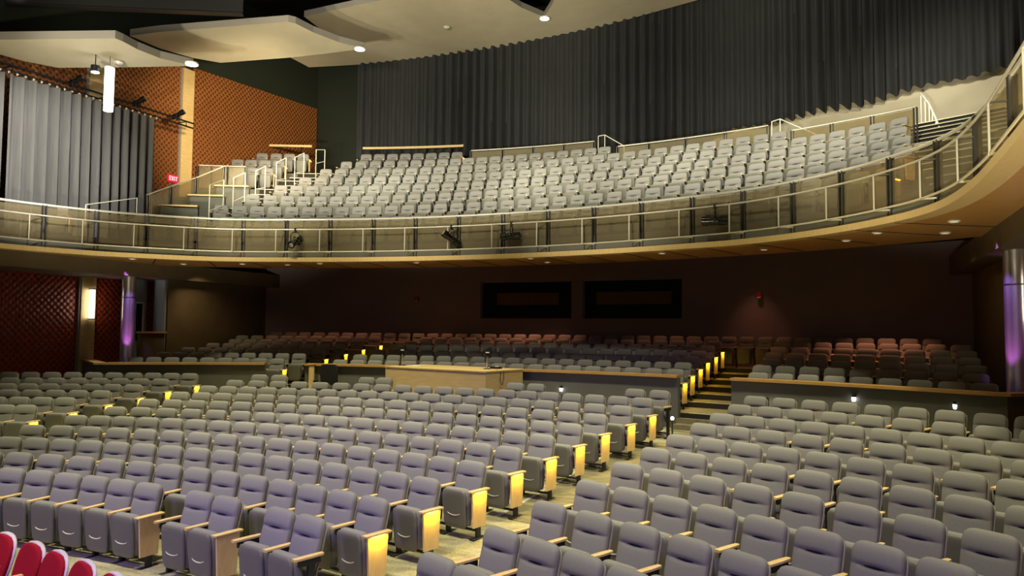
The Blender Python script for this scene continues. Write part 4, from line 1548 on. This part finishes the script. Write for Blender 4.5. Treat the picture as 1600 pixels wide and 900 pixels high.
for i, (x, y, z) in enumerate(CAN_LIGHTS):
    t = empty('cloud_light', (x, y, z - 0.045))
    tag(t, 'round white downlight at the end of the ceiling joint, %s from the side wall' % ORD[i], 'ceiling light', 'downlights at the ceiling joints')
    MB().tube([(0, 0, 0.012), (0, 0, 0.06)], 0.19, 24).build('housing', M['white_tube'], t, 60)
    MB().tube([(0, 0, 0.0), (0, 0, 0.014)], 0.17, 24).build('lens', M['lamp_white'], t, 60)
for x, y, z, lab in ((-5.08, 32.3, 14.65, 'white smoke detector on the large ceiling board'), (-10.3, 22.18, 10.58, 'white round ceiling fitting near the pendant')):
    t = empty('smoke_detector', (x, y, z - 0.05))
    tag(t, lab, 'detector')
    MB().tube([(0, 0, 0.0), (0, 0, 0.06)], [0.10, 0.15], 20).build('body', M['white_tube'], t, 60)
    MB().tube([(0, 0, -0.012), (0, 0, 0.004)], [0.03, 0.05], 16).build('sensor', M['white_edge'], t, 60)
for i, (x, y) in enumerate(SOFFIT_LIGHTS):
    t = empty('soffit_light', (x, y, 4.925))
    tag(t, 'small round downlight in the wooden balcony underside, %s from the left' % ORD[i], 'ceiling light', 'downlights in the balcony underside')
    mb = MB()
    mb.loft([[(0.10 * math.cos(q), 0.10 * math.sin(q), 0.0) for q in [2 * PI * j / 16 for j in range(16)]], [(0.11 * math.cos(q), 0.11 * math.sin(q), 0.022) for q in [2 * PI * j / 16 for j in range(16)]]])
    mb.build('trim_ring', M['white_tube'], t, 40)
    mb = MB()
    mb.tube([(0, 0, -0.004), (0, 0, 0.002)], 0.07, 16)
    mb.build('lens', M['lamp_dim'], t, 40)
for s in (-1, 1):
    t = empty('wall_sconce', (-13.2 if s < 0 else 12.78, 23.83 if s < 0 else 23.45, 3.16))
    tag(t, 'tall glowing wall lamp on the pale pilaster %s' % ('between dark red wall boards' if s < 0 else 'across the hall'), 'wall lamp')
    MB().tube([(0, 0, 0.03), (0, 0, 0.95)], 0.08, 20).build('diffuser', M['lamp_warm'], t, 60)
    MB().tube([(0, 0, 0.0), (0, 0, 0.03)], 0.105, 20).build('bottom_cap', M['black'], t, 60)
    MB().tube([(0, 0, 0.95), (0, 0, 0.98)], 0.105, 20).build('top_cap', M['black'], t, 60)
    MB().box((s * 0.055, 0, 0.49), (0.04, 0.06, 0.8)).build('back_plate', M['chrome_bright'], t)
STEP = ((-10.42, 22.80, 1.62, 'small white step light on the low wall nearest its outer corner'), (-8.93, 23.50, 1.62, 'small white step light on the low wall beside the side aisle'),
        (2.35, 25.08, 1.45, 'small white step light on the low wall near the control desk'), (7.32, 24.02, 1.45, 'small white step light beside the stairs, partly behind a seat'),
        (9.02, 23.50, 1.63, 'small white step light in the middle of the long low wall'), (10.66, 22.78, 1.63, 'small white step light near the corner of the long low wall'),
        (-11.8, 20.9, 1.60, 'small white light before the dark red wall boards'))
for x, y, z, lab in STEP:
    t = empty('step_light', (x, y, z), -math.atan2(x, y))
    tag(t, lab, 'step light')
    MB().tube([(0, 0.0, -0.045), (0, 0, 0.03)], [0.03, 0.04], 12).build('bulb', M['lamp_white'], t, 60)
    MB().cbox((0, 0.03, 0.06), (0.07, 0.10, 0.06), 0.01).build('hood', M['black'], t, 40)
    MB().cbox((0, 0.11, 0.0 if x > -11 else -0.4), (0.06, 0.07, 0.14 if x > -11 else 0.9), 0.01).build('mount', M['black'], t, 40)
for x, y, lab in ((5.50, 23.35, 'bright floor light on a short post beside the terrace stairs'), (3.72, 13.88, 'small bright floor light under the last front seat')):
    z = floor_z(math.hypot(x, y))
    t = empty('floor_light', (x, y, z))
    tag(t, lab, 'floor light')
    h = 0.33 if x > 4 else 0.10
    MB().tube([(0, 0, 0), (0, 0, h)], 0.018, 8).build('post', M['post_steel'], t, 60)
    MB().tube([(0, 0, h), (0, 0, h + 0.015), (0, 0, h + 0.055), (0, 0, h + 0.07)], [0.02, 0.035, 0.035, 0.02], 12).build('bulb', M['lamp_white'], t, 60)

# exit sign
def exit_sign(x, y, z, label):
    t = empty('exit_sign', (x, y, z))
    tag(t, label, 'exit sign')
    MB().cbox((0, 0, 0), (0.06, 0.42, 0.24), 0.006).build('box', M['exit_red'], t)
    mb = MB()
    H, Wd, st = 0.15, 0.075, 0.02

    def bar(y0, y1, z0, z1):
        mb.box((0.033, (y0 + y1) / 2, (z0 + z1) / 2), (0.008, y1 - y0, z1 - z0))
    y0 = -0.175
    bar(y0, y0 + st, -H / 2, H / 2)
    for zz in (-H / 2, -st / 2, H / 2 - st):
        bar(y0, y0 + Wd, zz, zz + st)
    yx = y0 + 0.10
    for sgn in (1, -1):
        k = len(mb.v)
        mb.box((0.033, yx + Wd / 2, 0), (0.008, st, H * 1.08), 0, Matrix.Rotation(sgn * 0.44, 3, 'X'))
    yi = y0 + 0.20
    bar(yi + 0.015, yi + 0.015 + st, -H / 2, H / 2)
    yt = y0 + 0.265
    bar(yt, yt + Wd + 0.01, H / 2 - st, H / 2)
    bar(yt + Wd / 2 - st / 2 + 0.005, yt + Wd / 2 + st / 2 + 0.005, -H / 2, H / 2)
    mb.build('lettering', M['exit_letter'], t)


exit_sign(-13.40, 26.99, 8.33, 'red lit EXIT sign on the wooden wall beside the side curtain')

# fire alarms
for x, y, z, lab in ((-6.10, 32.05, 4.08, 'small red fire alarm on the plum wall beside the narrower booth window'), (6.44, 31.99, 4.08, 'small red fire alarm on the plum wall above the terrace stairs')):
    t = empty('fire_alarm', (x, y, z), -math.atan2(x, y))
    tag(t, lab, 'fire alarm')
    MB().cbox((0, 0.0, 0), (0.16, 0.06, 0.20), 0.01).build('box', M['alarm_red'], t)
    MB().cbox((0, -0.04, -0.06), (0.11, 0.04, 0.04), 0.008).build('strobe', M['white_edge'], t)

# ---------------------------------------------------------------- control desk
DZ = CROSS_Z
dr = -0.231
dc = (-0.38, 24.42)
t = empty('control_desk', (*dc, DZ), dr)
tag(t, 'pale wooden control desk in the stalls before the low wall', 'desk')
DH = 1.95 - CROSS_Z
HW, HD = 1.70, 0.74
MB().box((0, -HD + 0.02, DH / 2 - 0.02), (2 * HW - 0.08, 0.04, DH - 0.04)).build('front_panel', M['maple_pale'], t)
for sx in (-1, 1):
    MB().box((sx * (HW - 0.02), 0.0, DH / 2 - 0.02), (0.04, 2 * HD, DH - 0.04)).build('side_panel', M['maple_pale'], t)
MB().cbox((0, 0.0, DH - 0.02), (2 * HW + 0.03, 2 * HD + 0.03, 0.04), 0.006).build('desktop', M['maple'], t)
MB().tube([(HW - 0.1, -0.2, DH + 0.006), (HW + 0.03, -0.2, DH - 0.03), (HW + 0.03, -0.22, DH - 0.25), (HW + 0.03, -0.15, DH - 0.36), (HW + 0.03, -0.08, DH - 0.2), (HW + 0.03, -0.08, DH - 0.02)], 0.008, 6).build('cable', M['black'], t, 60)
for i, (x, y) in enumerate(((-2.03, 24.62), (0.76, 24.10))):
    t = empty('desk_monitor', (x, y, DZ + DH), 0.05)
    tag(t, 'black monitor on a chrome stem at the %s of the wooden control desk' % ('far end' if i == 0 else 'near corner'), 'monitor', 'monitors on the control desk')
    MB().tube([(0, 0, 0), (0, 0, 0.02)], [0.09, 0.08], 16).build('base', M['black'], t, 60)
    MB().tube([(0, 0, 0.02), (0, 0, 0.30)], 0.02, 10).build('stem', M['chrome'], t, 60)
    mb = MB()
    mb.add([(-0.12, -0.04, 0.42), (0.10, -0.05, 0.28), (0.13, -0.05, 0.40), (0.08, -0.03, 0.55), (-0.12, 0.03, 0.42), (0.10, 0.02, 0.28), (0.13, 0.02, 0.40), (0.08, 0.04, 0.55)],
           [(0, 1, 2, 3), (7, 6, 5, 4), (0, 4, 5, 1), (1, 5, 6, 2), (2, 6, 7, 3), (3, 7, 4, 0)])
    mb.build('screen', M['black'], t)
    MB().box((0.03, -0.055, 0.415), (0.09, 0.012, 0.028), 0.0).build('highlight', M['paper'], t)  # white highlight on the head, put in as a pale strip
t = empty('paper_sheet', (-1.62, 24.70, DZ + DH))
tag(t, 'white papers lying on the control desk', 'paper')
MB().box((0, 0, 0.006), (0.45, 0.30, 0.012), -0.2).build('sheets', M['paper'], t)
t = empty('intercom_box', (0.84, 24.45, DZ + DH), dr)
tag(t, 'small black box lying on the near corner of the control desk', 'device')
MB().cbox((0, 0, 0.025), (0.30, 0.14, 0.05), 0.008).build('case', M['black'], t)
MB().cbox((0.05, -0.02, 0.058), (0.1, 0.05, 0.016), 0.003).build('button', M['paper'], t)

# black office chair by the low wall
t = empty('office_chair', (-4.32, 24.45, DZ), 0.25)
t.scale = (1, 1, 1.1)
tag(t, 'black mesh office chair standing before the low wall', 'chair')
rings = []
for z, hw in ((0.58, 0.22), (0.62, 0.25), (0.85, 0.265), (1.06, 0.25), (1.10, 0.20)):
    rings.append(ring(hw, 0.03, 0.06 - (z - 0.58) * 0.05, z, n=20, ex=0.3, ey=0.7))
MB().loft(rings).build('backrest', M['mesh_black'], t, 60)
rings = [ring(hw, hw, -0.2, z, n=20, ex=0.5, ey=0.5) for z, hw in ((0.44, 0.22), (0.46, 0.25), (0.50, 0.25), (0.52, 0.22))]
MB().loft(rings).build('seat', M['mesh_black'], t, 60)
MB().tube([(0, -0.2, 0.10), (0, -0.2, 0.44)], 0.03, 10).build('column', M['black'], t, 60)
for sx in (-1, 1):
    o = MB().tube([(sx * 0.27, -0.05, 0.46), (sx * 0.29, -0.08, 0.68), (sx * 0.29, -0.32, 0.69)], 0.022, 8).build('armrest', M['black'], t, 60)
for k in range(5):
    q = 2 * PI * k / 5
    o = MB().tube([(0, -0.2, 0.11), (0.28 * math.cos(q), -0.2 + 0.28 * math.sin(q), 0.075)], 0.02, 8).build('leg', M['black'], t, 60)
    w = MB().tube([(0.28 * math.cos(q) - 0.015, -0.2 + 0.28 * math.sin(q), 0.032), (0.28 * math.cos(q) + 0.015, -0.2 + 0.28 * math.sin(q), 0.032)], 0.032, 10).build('caster', M['black'], o, 60)
t = empty('wooden_post', (-5.02, 24.60, DZ), 0.2)
tag(t, 'narrow wooden end post where the low wall meets the side aisle', 'post')
MB().cbox((0, 0, 0.585), (0.16, 0.06, 1.17), 0.006).build('board', M['maple'], t)
MB().cbox((0, 0, 1.185), (0.20, 0.10, 0.03), 0.004).build('cap_strip', M['oak_trim'], t)

# ---------------------------------------------------------------- steel above the clouds
t = empty('roof_beam', (-10, 22.6, 12.2))
tag(t, 'dark steel roof beam above the hanging ceiling boards', 'beam')
for (p, q, h) in (((-13.3, 20.8), (-7.4, 24.0), 0.50),):
    d = Vector((q[0] - p[0], q[1] - p[1], 0))
    l = d.length
    rz = math.atan2(d.y, d.x)
    c = ((p[0] + q[0]) / 2, (p[1] + q[1]) / 2)
    mb = MB()
    mb.box((*c, 12.5), (l, 0.03, h), rz)
    under(mb.build('web', M['steel_dark']), t)
    for z in (12.5 - h / 2, 12.5 + h / 2):
        mb = MB()
        mb.box((*c, z), (l, 0.24, 0.03), rz)
        under(mb.build('flange', M['steel_dark']), t)
t = empty('work_light', (-13.1, 20.75, 12.62))
tag(t, 'small bluish white work light on the dark roof beam', 'lamp')
MB().tube([(0, 0, 0), (0.05, -0.08, -0.03)], [0.05, 0.06], 10).build('bulb', M['lamp_white'], t, 60)
MB().cbox((-0.03, 0.06, 0.03), (0.10, 0.16, 0.14), 0.01).build('housing', M['black'], t)
